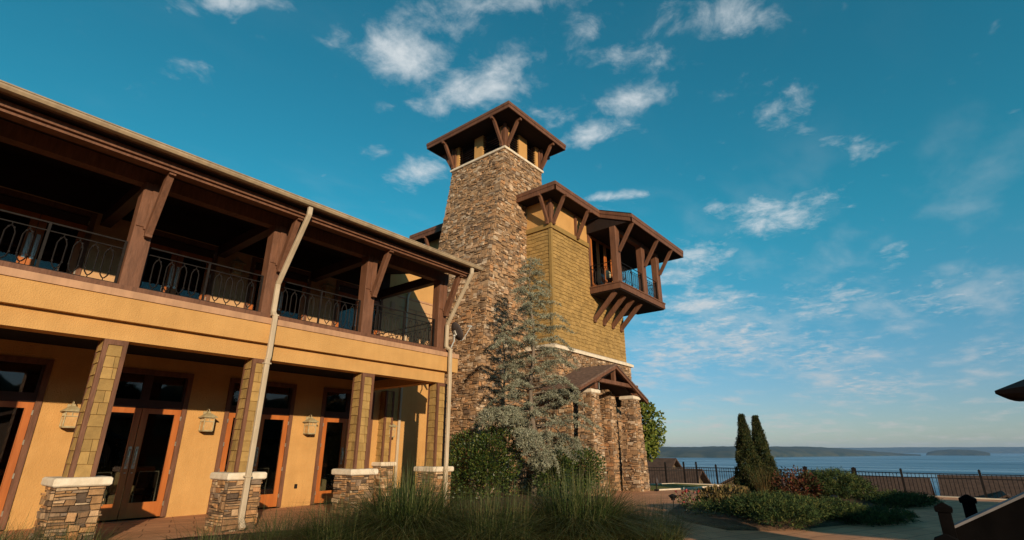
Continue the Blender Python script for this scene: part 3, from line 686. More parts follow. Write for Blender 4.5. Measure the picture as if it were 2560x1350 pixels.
for j, ((z0, x0), (z1, x1)) in enumerate(zip(PR, PR[1:])):
    thin = j == 0
    kw = dict(cw=.075, ch=.05 if thin else .058, depth=(.0, .05), sizes=big, gap=.012, jit=.42)
    stones(s, (x0, YB, z0), (x0, YA, z0), (x1, YA, z1), (x1, YB, z1), (-1, 0, 0), seed=200+j, **kw)
    stones(s, (x0, YA, z0), (XR, YA, z0), (XR, YA, z1), (x1, YA, z1), (0, -1, 0), seed=220+j, **kw)
part('stone_facing', 'tstone', s, sh)
s = MB()
for (z0, x0), (z1, x1) in zip(PR[2:], PR[3:]): stones(s, (XR, YA, z0), (XR, YB, z0), (XR, YB, z1), (XR, YA, z1), (1, 0, 0), .16, .12, (.0, .06), sizes=big, seed=9)
part('stone_facing', 'tstone', s, sh)
b = MB(); b.cbox(15.36, XR+.09, YA-.09, YB+.09, ZT, ZT+.13, .02); part('coping', 'cap', b, tw)
Z0, Z1 = ZT+.13, 15.72
def belfry_side(p, q, n, segs):                        # segs: alternating pier / opening widths
    p, q, n = Vector((*p, 0)), Vector((*q, 0)), Vector(n); L = (q-p).length; d = (q-p)/L; t = sum(segs); u = 0
    for i, sgm in enumerate(segs):
        a, c = u/t*L, (u+sgm)/t*L; u += sgm
        A = p + d*a; C = p + d*c; w = MB(); lv = MB()
        if i % 2 == 0:
            w.prism([A + Vector((0,0,Z0)), C + Vector((0,0,Z0)), C + Vector((0,0,Z1)), A + Vector((0,0,Z1))], -n*.25); part('belfry_pier', 'stucco', w, tw)
        else:
            z = Z0 + .06
            while z < Z1 - .05:
                lv.prism([A - n*.16 + Vector((0,0,z+.075)), A - n*.04 + Vector((0,0,z)), A - n*.04 + Vector((0,0,z+.015)), A - n*.16 + Vector((0,0,z+.09))], C - A); z += .125
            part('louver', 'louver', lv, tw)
X2, Y2, X3, Y3 = 15.50, YA+.04, XR-.04, YB-.04
sa = (.30, 1.0, .52, 1.0, .30); sb = (.36, .72, .66, .72, .36)
belfry_side((X2, Y3-.001), (X2, Y2), (-1,0,0), sa); belfry_side((X2+.26, Y2), (X3-.26, Y2), (0,-1,0), (.1, .72, .66, .72, .1))
belfry_side((X3, Y2), (X3, Y3-.001), (1,0,0), sa); belfry_side((X3-.26, Y3), (X2+.26, Y3), (0,1,0), (.1, .72, .66, .72, .1))
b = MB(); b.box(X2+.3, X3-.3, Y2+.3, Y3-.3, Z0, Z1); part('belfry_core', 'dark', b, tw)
def corner_posts(mb, x, y, z0, z1, sx, sy):            # three slim planks at a corner
    mb.box(x-.06+sx*.05, x+.06+sx*.05, y-.06+sy*.05, y+.06+sy*.05, z0, z1)
    mb.box(x-.05-sx*.11, x+.05-sx*.11, y-.04+sy*.04, y+.04+sy*.04, z0, z1-.12); mb.box(x-.04+sx*.04, x+.04+sx*.04, y-.05-sy*.11, y+.05-sy*.11, z0, z1-.12)
def v_brace(name, p, d, run, rise, parent, w=.11, h=.14):
    p = Vector(p); d = Vector(d); q = p + d*run + Vector((0, 0, rise)); m = MB()
    m.bar(p, q, w, h, d); m.bar(q - d*.05 - Vector((0,0,.03)), q + d*.16 - Vector((0,0,.03)), w*1.02, .12)
    m.bar(p - Vector((0, 0, .12)), p + Vector((0, 0, .06)), w*1.03, h*1.02, d)
    return part(name, 'trim', m, parent)
for x, y, sx, sy in ((X2, Y2, -1, -1), (X3, Y2, 1, -1), (X2, Y3, -1, 1), (X3, Y3, 1, 1)): p = MB(); corner_posts(p, x, y, Z0, Z1, sx, sy); part('corner_post', 'trim', p, tw)
RB = .62
for x, y in ((X2, Y2), (X3, Y2), (X2, Y3), (X3, Y3)):
    sx = -1 if x == X2 else 1; sy = -1 if y == Y2 else 1
    v_brace('roof_brace', (x+sx*.13, y-sy*.06, Z0+.12), (sx, 0, 0), RB, Z1-Z0-.16, tw); v_brace('roof_brace', (x-sx*.06, y+sy*.13, Z0+.12), (0, sy, 0), RB, Z1-Z0-.16, tw)
def hip_roof(parent, x0, x1, y0, y1, z0, z1, rise, soff_in=.06):
    b = MB(); w = min(x1-x0, y1-y0)/2*.92
    b.loft([[(x0-.02, y0-.02, z1), (x1+.02, y0-.02, z1), (x1+.02, y1+.02, z1), (x0-.02, y1+.02, z1)], [(x0-.02, y0-.02, z1+.03), (x1+.02, y0-.02, z1+.03), (x1+.02, y1+.02, z1+.03), (x0-.02, y1+.02, z1+.03)], [(x0+w, y0+w, z1+rise), (x1-w, y0+w, z1+rise), (x1-w, y1-w, z1+rise), (x0+w, y1-w, z1+rise)]])
    rf = part('roof', 'roof', b, parent)
    f = MB(); t = .05
    for a, c, e, g in ((x0, x1, y0, y0+t), (x0, x1, y1-t, y1), (x0, x0+t, y0+t, y1-t), (x1-t, x1, y0+t, y1-t)):
        f.box(a, c, e, g, z0, z1-.002)
    i = .045
    for a, c, e, g in ((x0-.02, x1+.02, y0-.022, y0-.001), (x0-.02, x1+.02, y1+.001, y1+.022), (x0-.022, x0-.001, y0-.001, y1+.001), (x1+.001, x1+.022, y0-.001, y1+.001)):
        f.box(a, c, e, g, z1-(z1-z0)*.42, z1-.004)
    part('fascia', 'trim', f, rf)
    s = MB(); s.box(x0+t, x1-t, y0+t, y1-t, z0+.03, z0+.05); part('soffit', 'soffit', s, rf)
    return rf
hip_roof(tw, 14.6, 19.1, 12.1, 17.45, 15.72, 16.0, 1.1)

# ------------------------------------------------------------------ shingled main block with the corner balcony
gt = thing('shingled_tower', (20, 13, 0), 'olive shingled tower block with a projecting corner balcony and brown braced eaves', 'building')
XA, XB, YF, YK = 17.0, 23.24, 11.7, 20.0
b = MB(); b.box(XA-.12, XB+.12, YF-.12, YK, -.2, 5.28); sb_ = part('stone_base', 'mortar', b, gt)
s = MB()
stones(s, (XA-.14, YF-.14, -.15), (XB+.14, YF-.14, -.15), (XB+.14, YF-.14, 5.27), (XA-.14, YF-.14, 5.27), (0,-1,0), .075, .052, (.0, .05), sizes=big, seed=301, gap=.012, jit=.4)
stones(s, (XA-.14, 13.0, -.15), (XA-.14, YF-.14, -.15), (XA-.14, YF-.14, 5.27), (XA-.14, 13.0, 5.27), (-1,0,0), .075, .052, (.0, .05), sizes=big, seed=302, gap=.012, jit=.4)
part('stone_facing', 'tstone', s, sb_)
b = MB()
b.loft([[(XA-.26, YF-.26, 5.28), (XB+.26, YF-.26, 5.28), (XB+.26, YK, 5.28), (XA-.26, YK, 5.28)], [(XA-.26, YF-.26, 5.40), (XB+.26, YF-.26, 5.40), (XB+.26, YK, 5.40), (XA-.26, YK, 5.40)], [(XA-.02, YF-.02, 5.52), (XB+.02, YF-.02, 5.52), (XB+.02, YK, 5.52), (XA-.02, YK, 5.52)]])
part('water_table', 'cap', b, gt)
b = MB(); b.box(XA, XB, YF, YK, 5.50, 10.70); core = part('wall', 'olive', b, gt)
s = MB()
shingles(s, (XA+.10, YF, 5.53), (1,0,0), (0,0,1), (0,-1,0), XB-XA-.10, 2.87, .172, (.12, .34), .026, seed=31)
shingles(s, (XA+.10, YF, 8.402), (1,0,0), (0,0,1), (0,-1,0), 20.12-XA-.10, 2.23, .172, (.13, .34), .026, seed=33)
shingles(s, (XA, 13.05, 5.53), (0,-1,0), (0,0,1), (-1,0,0), 1.25, 5.10, .172, (.12, .34), .026, seed=32)
part('shingle_cladding', 'shingle', s, core)
b = MB(); b.box(XA-.045, XA+.09, YF-.045, YF+.09, 5.52, 10.62); part('corner_board', 'olive', b, core)
b = MB(); b.box(XA-.09, 20.1, YF-.09, YF+.02, 10.60, 10.82); b.box(XA-.088, XA+.02, YF+.02, YK, 10.60, 10.82); part('ledge_board', 'olive', b, core)
b = MB(); b.box(XA+.01, 20.1, YF+.01, YK, 10.82, 12.05); b.box(20.1, XB-.01, 13.4, YK, 10.702, 12.05); b.box(20.1, XB-.01, YF+.30, 13.4, 11.6, 12.05); part('upper_wall', 'stucco', b, gt)
# glazed doors behind the balcony
b = MB(); b.box(20.12, 20.30, YF-.04, YF+.30, 8.55, 11.6); b.box(20.30, XB+.02, YF-.03, YF+.28, 11.35, 11.6); bo = part('balcony_opening', 'trim', b, gt)
b = MB()
for x0, x1 in ((20.33, 21.0), (21.04, 21.7), (21.74, 22.4), (22.44, 23.2)):
    b.box(x0, x0+.12, YF-.032, YF-.002, 8.56, 11.34); b.box(x1-.12, x1, YF-.032, YF-.002, 8.56, 11.34); b.box(x0+.12, x1-.12, YF-.032, YF-.002, 8.56, 8.9); b.box(x0+.12, x1-.12, YF-.032, YF-.002, 11.2, 11.34)
db = part('balcony_door', 'door', b, gt)
b = MB()
for x0, x1 in ((20.45, 20.88), (21.16, 21.58), (21.86, 22.28), (22.56, 23.08)): b.box(x0, x1, YF-.02, YF-.012, 8.9, 11.2)
part('glass_pane', 'glass', b, db)
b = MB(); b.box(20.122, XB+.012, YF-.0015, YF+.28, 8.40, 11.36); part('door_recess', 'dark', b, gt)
# eaves posts and braces of the main roof
p = MB(); corner_posts(p, XA, YF, 10.82, 11.98, -1, -1); part('corner_post', 'trim', p, gt); p = MB(); p.box(18.95, 19.07, YF-.09, YF-.002, 10.82, 11.98); part('wall_post', 'trim', p, gt)
v_brace('roof_brace', (XA-.13, YF+.06, 10.88), (-1,0,0), .55, 1.08, gt); v_brace('roof_brace', (XA+.06, YF-.13, 10.88), (0,-1,0), .60, 1.08, gt)
v_brace('roof_brace', (19.01, YF-.14, 10.80), (0,-1,0), .60, 1.12, gt)
v_brace('roof_brace', (XA-.10, 19.2, 10.88), (-1,0,0), .55, 1.08, gt); v_brace('roof_brace', (XA-.10, 17.6, 10.88), (-1,0,0), .55, 1.08, gt)
# main roof: eave on two sides, its slope running on down over the balcony
EX, EY, EZ, FT = 16.28, 10.90, 12.33, .36; S2 = .41; BY = 9.28; BZ = EZ - S2*(EY-BY); BX0, BX1 = 20.0, 26.1
b = MB()
rz = lambda y: EZ + S2*(y-EY)
b.loft([[(EX, EY, EZ), (BX0, EY, EZ), (BX0, EY, EZ+.03), (EX, EY, EZ+.03)], [(EX+4.2, EY+4.4, rz(EY+4.4)), (BX0+.3, EY+4.4, rz(EY+4.4)), (BX0+.3, EY+4.4, rz(EY+4.4)+.03), (EX+4.2, EY+4.4, rz(EY+4.4)+.03)]])
tz = rz(EY+4.4); A, B_, C_, D_, E_ = (BX0-.02, BY-.02, BZ), (BX1+.02, BY-.02, BZ), (BX1+.02, 14.2, BZ), (BX0-.02, EY+4.4, tz), (BX1-4.5, EY+4.4, tz)
b.quad(A, B_, E_, D_); b.tri(B_, C_, E_); b.quad((BX0-.02, BY-.02, BZ+.03), (BX1+.02, BY-.02, BZ+.03), (BX1-4.5, EY+4.4, tz+.03), (BX0-.02, EY+4.4, tz+.03)); b.quad(A, B_, (BX1+.02, BY-.02, BZ+.03), (BX0-.02, BY-.02, BZ+.03))
b.loft([[(EX, EY, EZ), (EX, 20.4, EZ), (EX, 20.4, EZ+.03), (EX, EY, EZ+.03)], [(EX+4.2, EY+4.4, rz(EY+4.4)), (EX+4.2, 16.2, rz(EY+4.4)), (EX+4.2, 16.2, rz(EY+4.4)+.03), (EX+4.2, EY+4.4, rz(EY+4.4)+.03)]])
rf = part('roof', 'roof', b, gt)
b = MB()
def fasc(p, q, ht=FT):                                   # two stepped boards along an eave or rake
    p, q = Vector(p), Vector(q); n = (q-p).cross(Vector((0,0,1))).normalized()
    up = Vector((0,0,1))
    for z0, z1, o in ((0, ht, 0), (ht*.55, ht*.98, .022)):
        a = [p - up*(ht-z0) + n*o, q - up*(ht-z0) + n*o, q - up*(ht-z1) + n*o, p - up*(ht-z1) + n*o]
        b.prism(a, -n*(.05 if o == 0 else .021))
fasc((EX, EY, EZ), (BX0, EY, EZ)); fasc((EX, 20.4, EZ), (EX, EY, EZ)); fasc((BX0, EY-.003, EZ), (BX0, BY, BZ)); fasc((BX0, BY, BZ), (BX1, BY, BZ)); fasc((BX1, BY, BZ), (BX1, 14.2, BZ))
part('fascia', 'trim', b, rf)
b = MB(); b.box(EX+.05, BX0, EY+.05, YF+.02, EZ-FT+.04, EZ-FT+.06); b.box(EX+.05, XA+.02, YF+.02, 20.35, EZ-FT+.04, EZ-FT+.06)
b.box(BX0+.06, BX1-.05, BY+.05, YF-.001, BZ-FT+.04, BZ-FT+.06); b.box(XB+.001, BX1-.05, YF-.001, 14.1, BZ-FT+.04, BZ-FT+.06)
part('soffit', 'soffit', b, rf)
# balcony
PX0, PX1, PY0 = 20.05, 24.9, 10.1
b = MB(); b.box(PX0, PX1, PY0, YF-.03, 8.30, 8.56); b.box(XB+.02, PX1-.002, YF-.03, 13.5, 8.30, 8.56); b.box(PX0-.03, PX1+.03, PY0-.03, YF-.031, 8.56, 8.62); b.box(XB+.02, PX1+.028, YF-.03, 13.5, 8.56, 8.618); bf = part('balcony_floor', 'trim', b, gt)
b = MB(); b.box(PX0+.06, PX1-.06, PY0+.06, YF-.05, 8.25, 8.298); part('balcony_underside', 'soffit', b, bf)
def roof_under(y): return BZ - FT + .038
for x in (20.22, 22.9, 24.62):
    p = MB(); p.box(x-.19, x+.19, PY0+.06, PY0+.36, 8.62, roof_under(PY0+.1)-.0); part('balcony_post', 'trim', p, gt, bevel=.01)
    b = MB(); b.bar((x+.03, PY0+.04, 10.12), (x+.03, BY+.06, roof_under(BY)+.03), .12, .15, (0,1,0)); part('post_brace', 'trim', b, gt)
p = MB(); p.prism([(20.06, BY+.12, BZ-FT+.061), (20.06, YF-.002, BZ-FT+.061), (20.06, YF-.002, 12.0), (20.06, EY+.06, 12.0), (20.06, EY-.05, 11.95)], (.08, 0, 0)); part('gable_panel', 'soffit', p, gt)
p = MB(); p.box(20.05, 24.8, PY0+.09, PY0+.31, roof_under(PY0)-.22, roof_under(PY0)-.002); part('balcony_header', 'trim', p, gt)
p = MB(); p.box(24.5, 24.8, 13.1, 13.4, 8.62, 11.9); part('balcony_post', 'trim', p, gt)
for x in (20.3, 21.15, 22.0, 22.85):
    b = MB(); b.bar((x, YF-.06, 7.12), (x, 10.50, 8.24), .15, .19, (0,-1,.3)); b.box(x-.078, x+.078, YF-.14, YF-.034, 6.98, 7.16); part('balcony_bracket', 'trim', b, gt, bevel=.008)
rz0, rz1, rz2 = 8.72, 9.68, 9.50
kw = dict(z0=rz0, z1=rz1, z2=rz2, parent=gt, ov=.2)
rail_panel((20.42, PY0+.15), (22.70, PY0+.15), **kw); rail_panel((23.1, PY0+.15), (24.42, PY0+.15), mid=False, **kw)
rail_panel((20.16, PY0+.36), (20.16, YF-.06), mid=False, **kw); rail_panel((24.75, PY0+.36), (24.75, 13.1), **kw)

# ------------------------------------------------------------------ gabled entry portico
po = thing('entry_portico', (18.6, 10.8, 0), 'gabled brown timber portico on battered stone columns with pale caps', 'portico')
GA = 9.80; GX, GZ = 18.62, 4.70; EXL, EXR, EZP = 15.85, 21.30, 3.60
def stone_col(x0, x1, y0, y1, z0, z1, flare, seed, cap=True):
    b = MB(); f = flare
    b.loft([[(x0-f+.03, y0-f+.03, z0), (x1+f-.03, y0-f+.03, z0), (x1+f-.03, y1+f-.03, z0), (x0-f+.03, y1+f-.03, z0)], [(x0+.03, y0+.03, z1), (x1-.03, y0+.03, z1), (x1-.03, y1-.03, z1), (x0+.03, y1-.03, z1)]])
    c = part('stone_column', 'mortar', b, po); s = MB()
    B = [(x0-f, y0-f), (x1+f, y0-f), (x1+f, y1+f), (x0-f, y1+f)]; T = [(x0, y0), (x1, y0), (x1, y1), (x0, y1)]
    for i, j, n in ((0,1,(0,-1,0)), (3,0,(-1,0,0)), (1,2,(1,0,0))):
        stones(s, (*B[i], z0), (*B[j], z0), (*T[j], z1), (*T[i], z1), n, .068, .048, (.0, .05), sizes=big, seed=seed+i, gap=.012, jit=.4)
    part('stone_facing', 'tstone', s, c)
    if cap: k = MB(); k.cbox(x0-.06, x1+.06, y0-.06, y1+.06, z1, z1+.15, .03); part('column_cap', 'cap', k, c)
stone_col(16.88, 17.42, 10.02, 10.55, -.2, 3.44, .14, 401); stone_col(20.24, 20.80, 10.02, 10.55, -.2, 3.44, .14, 411)
stone_col(19.86, 20.36, 10.92, 11.52, -.2, 4.0, .10, 421, False); stone_col(16.95, 17.45, 10.95, 11.5, -.2, 3.44, .08, 431)
b = MB(); th = .07
sl = lambda x0, z0, x1, z1: [(x0, GA, z0), (x1, GA, z1), (x1, GA, z1-th), (x0, GA, z0-th)]
b.prism(sl(GX, GZ, EXL, EZP), (0, 1.76, 0)); b.prism(sl(GX, GZ, EXR, EZP-.12), (0, 1.76, 0)); pr = part('roof', 'roof', b, po)
b = MB()
for ex, ez in ((EXL, EZP), (EXR, EZP-.12)):
    for y in (GA+.03, GA+1.1): b.prism([(GX, y, GZ-th-.003), (ex, y, ez-th-.003), (ex, y, ez-th-.11), (GX, y, GZ-th-.12)], (0, .09, 0))
part('rafters', 'trim', b, po)
b = MB(); b.box(17.05, 20.6, GA+.10, GA+.26, 3.88, 4.02); b.box(GX-.06, GX+.06, GA+.105, GA+.255, 4.02, 4.56); part('truss', 'trim', b, po)
b = MB()
for x in (17.15, 20.52): b.box(x-.14, x+.14, GA+.30, YF-.15, 3.60, 3.88); b.box(x-.09, x+.09, GA+.12, GA+.30, 3.60, 3.90)
part('side_beam', 'trim', b, po)
b = MB(); b.quad((EXL+.1, GA+.05, EZP-th-.17), (GX, GA+.05, GZ-th-.18), (GX, YF-.15, GZ-th-.18), (EXL+.1, YF-.15, EZP-th-.17)); b.quad((GX, GA+.3, GZ-th-.18), (EXR-.1, GA+.3, EZP-th-.29), (EXR-.1, YF-.15, EZP-th-.29), (GX, YF-.15, GZ-th-.18)); part('ceiling', 'soffit', b, po)
b = MB(); b.box(18.0, 19.2, YF-.24, YF-.205, -.1, 2.4); part('entry_door', 'door', b, po)
b = MB(); b.tube([(17.48, GA+.2, 3.9), (17.48, GA+.2, 3.62)], .012, 5); part('conduit', 'silver', b, po)

# ------------------------------------------------------------------ wall lanterns and the satellite dish
def make_lantern(loc, label):
    x, y, z = loc; t = thing('wall_lantern', loc, label, 'lantern', 'lanterns on the porch walls')
    b = MB(); b.cbox(x-.07, x+.07, y-.025, y-.001, z+.05, z+.33, .006); part('back_plate', 'bronze', b, t)
    b = MB(); b.tube([(x, y-.02, z+.26), (x, y-.06, z+.36), (x, y-.13, z+.40), (x, y-.19, z+.36), (x, y-.19, z+.30)], .012, 6); part('hook_arm', 'bronze', b, t)
    cy = y-.19
    sq = lambda r, h: [(x-r, cy-r, h), (x+r, cy-r, h), (x+r, cy+r, h), (x-r, cy+r, h)]
    b = MB(); b.loft([sq(.175, z+.165), sq(.175, z+.18), (sq(.07, z+.265)), sq(.035, z+.29), sq(.03, z+.32)]); part('cap', 'bronze', b, t)
    b = MB(); r = .115
    for sx in (-1, 1):
        for sy in (-1, 1): b.box(x+sx*r-.011, x+sx*r+.011, cy+sy*r-.011, cy+sy*r+.011, z-.15, z+.165)
    for h in (z-.16, z+.06, z+.145): 
        for a in (-1, 1): b.box(x-r-.012, x+r+.012, cy+a*r-.012, cy+a*r+.012, h, h+.018); b.box(x+a*r-.012, x+a*r+.012, cy-r, cy+r, h+.001, h+.017)
    for a in (-1, 1): b.box(x-.007, x+.007, cy+a*r-.011, cy+a*r+.011, z+.078, z+.145); b.box(x+a*r-.011, x+a*r+.011, cy-.007, cy+.007, z+.078, z+.145)
    b.box(x-r, x+r, cy-r, cy+r, z-.175, z-.16); part('frame', 'bronze', b, t)
    b = MB(); b.box(x-r+.006, x+r-.006, cy-r+.006, cy+r-.006, z-.155, z+.16); part('glass', 'amber', b, t)
    return t
L0 = make_lantern((2.93, YW, 2.05), 'aged bronze lantern with amber glass, ground floor, beside the leftmost shingled column')
for loc, lb in (((5.74, YW, 2.05), 'aged bronze lantern between the two double doors nearest the middle pier, ground floor'),
                ((8.64, YW, 2.05), 'aged bronze lantern above the small outlet cover on the ground floor wall'),
                ((11.62, YW, 2.02), 'aged bronze lantern beside the shingled pilaster at the porch end'),
                ((5.74, YW, 6.30), 'lantern in deep shade on the gallery wall behind the tan downspout'),
                ((8.64, YW, 6.30), 'lantern in deep shade on the gallery wall near the right gallery posts')):
    c = copy_tree(L0, loc); c['label'] = lb
n = MB(); n.box(11.36, 11.54, YW-.03, YW-.006, 6.28, 6.62); nt_ = n.build('wall_notice', 'pink', None, (11.45, YW, 6.3))
tag(nt_, 'small pale notice plate on the shaded gallery end wall', 'notice')

def satellite_dish():
    t = thing('satellite_dish', (10.98, 11.42, 4.36), 'grey satellite dish on a bent mast at the gallery corner by the downspout', 'satellite dish')
    b = MB(); b.tube([(10.98, 11.42, 4.35), (10.98, 11.38, 4.40), (11.03, 11.34, 4.56), (11.05, 11.33, 4.60), (11.05, 11.33, 4.78)], .022, 8); b.box(10.92, 11.04, 11.37, 11.47, 4.345, 4.365); part('mast', 'silver', b, t)
    c = Vector((11.08, 11.28, 4.90)); n = Vector((.86, -.22, .46)).normalized()
    a = n.cross(Vector((0, 0, 1))).normalized(); u = a.cross(n)
    b = MB(); rings = []
    K = 28
    for r, off in ((.02, -.05), (.12, -.044), (.2, -.025), (.27, 0.0), (.31, .03), (.312, .036), (.305, .036), (.27, .008), (.2, -.017), (.12, -.036), (.02, -.042)):
        rings.append([c + a*(r*.92*math.cos(2*math.pi*k/K)) + u*(r*math.sin(2*math.pi*k/K)) + n*off for k in range(K)])
    b.loft(rings); part('reflector', 'dish', b, t, smooth=True)
    b = MB(); m0 = c - n*.05; b.bar(m0 - u*.09, m0 + u*.06, .10, .07, tuple(n)); b.bar(m0 - u*.08 - n*.06, Vector((11.05, 11.33, 4.76)), .06, .06); part('bracket', 'silver', b, t)
    b = MB(); q = c - u*.30 + n*.0; e = c + n*.56 - u*.04; b.tube([q, q + n*.12 - u*.01, e], .014, 6); part('feed_arm', 'silver', b, t)
    b = MB(); b.tube([e + u*.01 + n*.03, e + u*.05 - n*.06], .035, 8); b.tube([e + u*.05 - n*.06, e + u*.06 - n*.10], .028, 8, .04); b.box(e.x-.04, e.x+.05, e.y-.02, e.y+.02, e.z+.0, e.z+.05); part('feed_horn', 'silver', b, t)
satellite_dish()

# ------------------------------------------------------------------ chairs on the corner balcony and inside the rooms
def iron_chair(loc, rz, label):
    t = thing('patio_chair', loc, label, 'chair', 'chairs on the corner balcony'); x, y, z = loc
    b = MB()
    for sx in (-1, 1):
        b.tube([(x+sx*.24, y-.22, z), (x+sx*.25, y-.22, z+.44), (x+sx*.27, y-.2, z+.64), (x+sx*.27, y+.2, z+.66)], .016, 6)
        b.tube([(x+sx*.24, y+.22, z), (x+sx*.24, y+.22, z+.45), (x+sx*.22, y+.30, z+.95)], .016, 6)
    b.tube([(x-.22, y+.30, z+.95), (x, y+.32, z+1.02), (x+.22, y+.30, z+.95)], .016, 6); part('frame', 'iron', b, t)
    b = MB(); b.cbox(x-.25, x+.25, y-.24, y+.22, z+.42, z+.45, .01); part('seat', 'iron', b, t)
    b = MB()
    for k in range(7): b.tube([(x-.18+.06*k, y+.225, z+.5), (x-.18+.06*k, y+.31, z+.97)], .008, 4)
    for k in range(3): b.tube([(x+.10*math.cos(q)-.12+.12*k, y+.26, z+.74+.10*math.sin(q)) for q in [i*math.pi/5 for i in range(11)]], .009, 4)
    part('backrest', 'iron', b, t); t.rotation_euler = (0, 0, rz); return t
iron_chair((20.85, 10.85, 8.62), R(200), 'black iron chair nearest the left corner post of the balcony')
iron_chair((21.6, 10.95, 8.62), R(160), 'black iron chair against the balcony doors, farther from the corner post')
t = thing('pillow', (20.9, 11.25, 9.07), 'pale cushion propped on the iron chair at the balcony corner', 'cushion')
b = MB(); b.loft([[(20.9+a*r, 11.12+o, 9.30+c*r*1.1) for a, c in ((-.2,-.2),(0,-.22),(.2,-.2),(.22,0),(.2,.2),(0,.22),(-.2,.2),(-.22,0))] for r, o in ((.6, -.06), (1, -.02), (1, .03), (.6, .07))]); part('cover', 'cream', b, t, smooth=True)

def room_chair(loc, rz, label):
    x, y, z = loc; t = thing('dining_chair', loc, label, 'chair', 'metal framed chairs inside the ground floor rooms')
    b = MB()
    for sx in (-1, 1):
        b.tube([(x+sx*.22, y-.2, z), (x+sx*.22, y-.2, z+.45), (x+sx*.22, y+.2, z+.45)], .014, 6); b.tube([(x+sx*.22, y+.24, z), (x+sx*.22, y+.2, z+.5), (x+sx*.2, y+.26, z+.98)], .014, 6)
    b.tube([(x-.2, y+.26, z+.98), (x+.2, y+.26, z+.98)], .014, 6); part('frame', 'silver', b, t)
    b = MB(); b.cbox(x-.22, x+.22, y-.22, y+.2, z+.45, z+.52, .02); part('seat', 'leather', b, t)
    b = MB(); b.bar((x, y+.215, z+.6), (x, y+.25, z+.95), .4, .035, (0, 1, 0)); part('backrest', 'leather', b, t); t.rotation_euler = (0, 0, rz); return t
fl = -.055
room_chair((4.95, YW+.8, fl), R(170), 'steel framed chair behind the right leaf of the double door nearest the left pier')
for loc, rz, lb in (((3.85, YW+.75, fl), R(205), 'steel framed chair behind the left leaf of the double door beside the first pier'), ((7.75, YW+.9, fl), R(190), 'steel framed chair seen through the door right of the tan downspout'),
                    ((1.9, YW+.7, fl), R(150), 'steel framed chair seen through the door at the left picture edge')):
    c = room_chair(loc, rz, lb)
def armchair(loc, rz, label):
    x, y, z = loc; t = thing('armchair', loc, label, 'armchair', 'cream armchairs inside the ground floor rooms')
    b = MB(); b.cbox(x-.4, x+.4, y-.38, y+.3, z+.1, z+.45, .04); part('seat', 'cream', b, t)
    b = MB(); b.cbox(x-.38, x+.38, y+.301, y+.42, z+.1, z+.95, .04); part('backrest', 'cream', b, t)
    for s in (-1, 1):
        b = MB(); b.cbox(x+s*.47-.068, x+s*.47+.068, y-.38, y+.3, z+.1, z+.62, .03); part('armrest', 'cream', b, t)
    b = MB(); b.box(x-.38, x+.38, y-.34, y+.36, z, z+.098); part('base', 'dark', b, t); t.rotation_euler = (0, 0, rz)
armchair((4.45, YW+1.35, fl), R(25), 'cream armchair behind the double door nearest the left pier')
armchair((9.4, YW+1.0, fl), R(-15), 'cream armchair behind the door right of the outlet cover')
armchair((1.2, YW+1.0, fl), R(10), 'cream armchair behind the door at the left edge of the view')

# ------------------------------------------------------------------ plants
def rv(r): 
    while True:
        v = Vector((r.uniform(-1,1), r.uniform(-1,1), r.uniform(-1,1)))
        if .05 < v.length < 1: return v.normalized()
def leaf(mb, p, d, l, w, r):
    s = d.cross(rv(r))
    if s.length < 1e-3: return
    s.normalize(); s *= w*.5; m = p + d*(l*.45); e = p + d*l
    k = len(mb.v); mb.v += [p[:], (m+s)[:], e[:], (m-s)[:]]; mb.tone = r.random(); mb.face((k, k+1, k+2, k+3))
def spray(mb, p, d, l, w, n, r):                          # a frond of small leaves along a twig
    d = d.normalized(); s = d.cross(rv(r)).normalized()
    base = r.random()
    for i in range(n):
        u = (i+.5)/n; q = p + d*(l*u); sg = 1 if i % 2 else -1
        dd = (d*.8 + s*(sg*.75) + rv(r)*.25).normalized(); ll = l*.5*(1.1-u*.6)
        leaf(mb, q, dd, ll, w*.62, r); mb.t[-1] = min(1, max(0, base + r.uniform(-.25, .25)))
def shrub(name, label, cat, c, rad, h, n, m, size, seed, lobes=6, group=None, flat=False, sprayn=0, upbias=.35, stem=True):
    """a mound of leaves: overlapping lobes of foliage over a few branching stems"""
    r = random.Random(seed); c = Vector(c); t = thing(name, tuple(c), label, cat, group)
    L = []
    for k in range(lobes):
        a = 2*math.pi*k/lobes + r.uniform(-.4, .4); f = r.uniform(.35, .7)
        L.append((c + Vector((rad[0]*f*math.cos(a), rad[1]*f*math.sin(a), h*r.uniform(.25, .62))), r.uniform(.45, .62)))
    L.append((c + Vector((0, 0, h*.5)), .8))
    b = MB()
    for k in range(n):
        q, s = L[k % len(L)] if k % 3 else r.choice(L)
        v = rv(r); rr = s*(.80 + .28*r.random() + .06*math.sin(5*v.x+seed)+.05*math.sin(9*v.y+3*v.z))
        p = q + Vector((v.x*rad[0]*rr, v.y*rad[1]*rr, v.z*h*.62*rr))
        if p.z < c.z - .02: p.z = c.z + r.uniform(0, .06)
        d = (Vector((v.x, v.y, v.z*.6 + upbias)) + rv(r)*.55).normalized()
        if sprayn: spray(b, p, d, size*r.uniform(.7, 1.3), size*.24, sprayn, r)
        else: leaf(b, p, d, size*r.uniform(.7, 1.3), size*.55, r)
    part('foliage', m, b, t)
    if stem:
        s = MB()
        for k in range(7):
            q, _ = L[k % len(L)]; s.tube([c + rv(r)*.06 * Vector((1,1,0)).length, c.lerp(q, .6) + rv(r)*.08, q], .025, 5, .008)
        part('stem', 'bark', s, t)
    return t
shrub('holly_bush', 'large dark green holly bush between the porch end and the stone tower', 'bush', (12.75, 11.55, -.1), (1.22, 1.15), 2.35, 11000, 'holly', .085, 5, 8)
